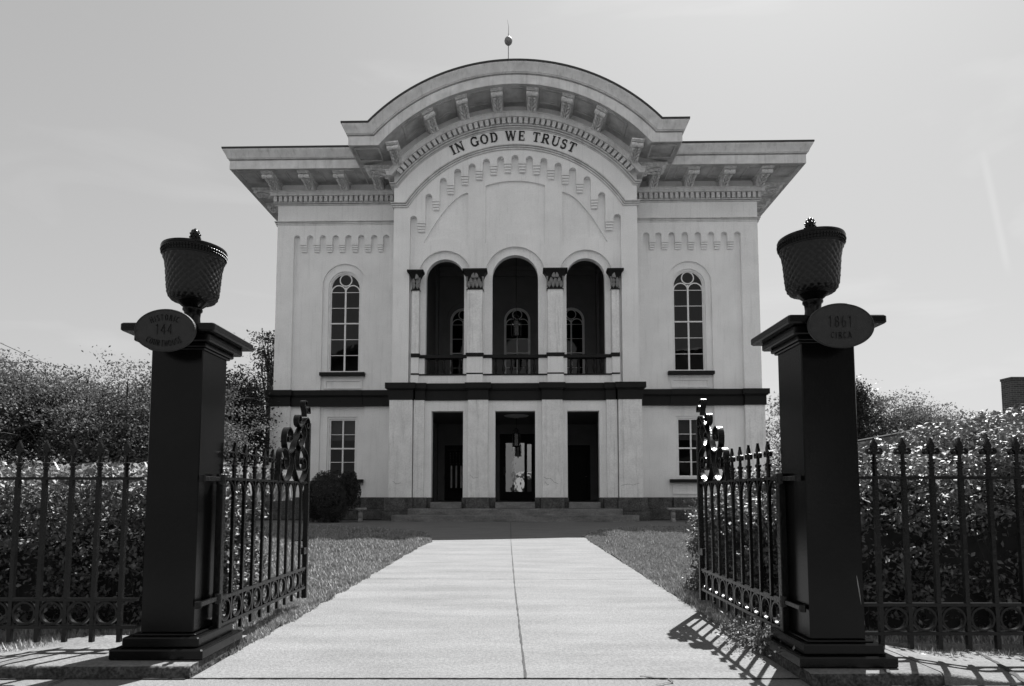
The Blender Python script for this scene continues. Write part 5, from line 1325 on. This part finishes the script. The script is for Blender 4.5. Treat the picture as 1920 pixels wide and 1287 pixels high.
mb.box(px_, px_ + 1.4, cy0, cy0 + .5, 3.6, pz_ - .10); mb.box(px_ - .02, px_ + 1.42, cy0 - .02, cy0 + .52, pz_ - .10, pz_)
ch = mb.build('chimney', M['brick'], nb); ch.rotation_euler = (0, 0, 0)
mb = MB(); mb.box(px_ - .05, px_ + 1.45, cy0 - .05, cy0 + .55, zb2 - .1, zb2 + .16); mb.build('flashing', M['white'], nb)
# gabled building across the street, only mirrored in the window glass
gb = thing('gabled_building', 'white gabled building across the street, seen as a reflection in the left windows', 'building', (-14, -19, 0), 0)
MB().prism_xz([(-12, 0), (12, 0), (12, 14.6), (0, 20), (-12, 14.6)], -8, 0).build('wall', mat('grey_siding', .22, .05, 2, .7), gb)
mb = MB()
for sg in (-1, 1): mb.prism_xz([(0, 20.1), (sg * 13, 14.2), (sg * 13, 14.9), (0, 20.8)], -8.4, 1.2)
mb.build('roof', M['roof'], gb)
mb = MB()
for x in (-5, 0, 5):
    for z in (1.5, 5.2): mb.box(x - .6, x + .6, 0, .05, z, z + 2.2)
mb.build('window', M['dark'], gb)
for k, (x0, x1, hh, lab) in enumerate(((-1.5, 12, 3.4, 'low white shopfront across the street, mirrored in the door glass'), (12.5, 34, 17, 'wide dark brick building added across the street to the right to darken reflections'), (-60, -28, 9, 'long unseen brick building added across the street at the far left to block low sky'), (35, 64, 8, 'low unseen brick building added across the street at the far right to block low sky'))):
    sb = thing('brick_building', lab, 'building', ((x0 + x1) / 2, -18, 0)); w2 = (x1 - x0) / 2  # brick blocks added behind the camera to block low sky and darken reflections
    MB().box(-w2, w2, -10, 0, 0, hh).build('wall', M['brick' if k else 'white'], sb); MB().box(-w2 - .1, w2 + .1, -10.1, .15, hh, hh + .3).build('coping', M['white'], sb)
    nw = int((x1 - x0) / 3.2)
    for i in range(nw):
        for z in ((1.0, 5.2) if k else (.7,)): MB().box(-w2 + 1.6 + 3.2 * i - .7, -w2 + 1.6 + 3.2 * i + .7, 0, .06, z, z + 2.4).build('window', M['dark'], sb)
# overhead cable at the far left
x0_, z0_ = Pp(-40, 625, 16); x1_, z1_ = Pp(170, 712, 26)
mb = MB(); mb.tube([(x0_, 16, z0_), ((x0_ + x1_) / 2, 21, (z0_ + z1_) / 2 - .1), (x1_, 26, z1_)], .010, 5)
tag(mb.build('overhead_cable', M['letter'], None), 'thin overhead cable sloping down above the far left trees', 'cable')
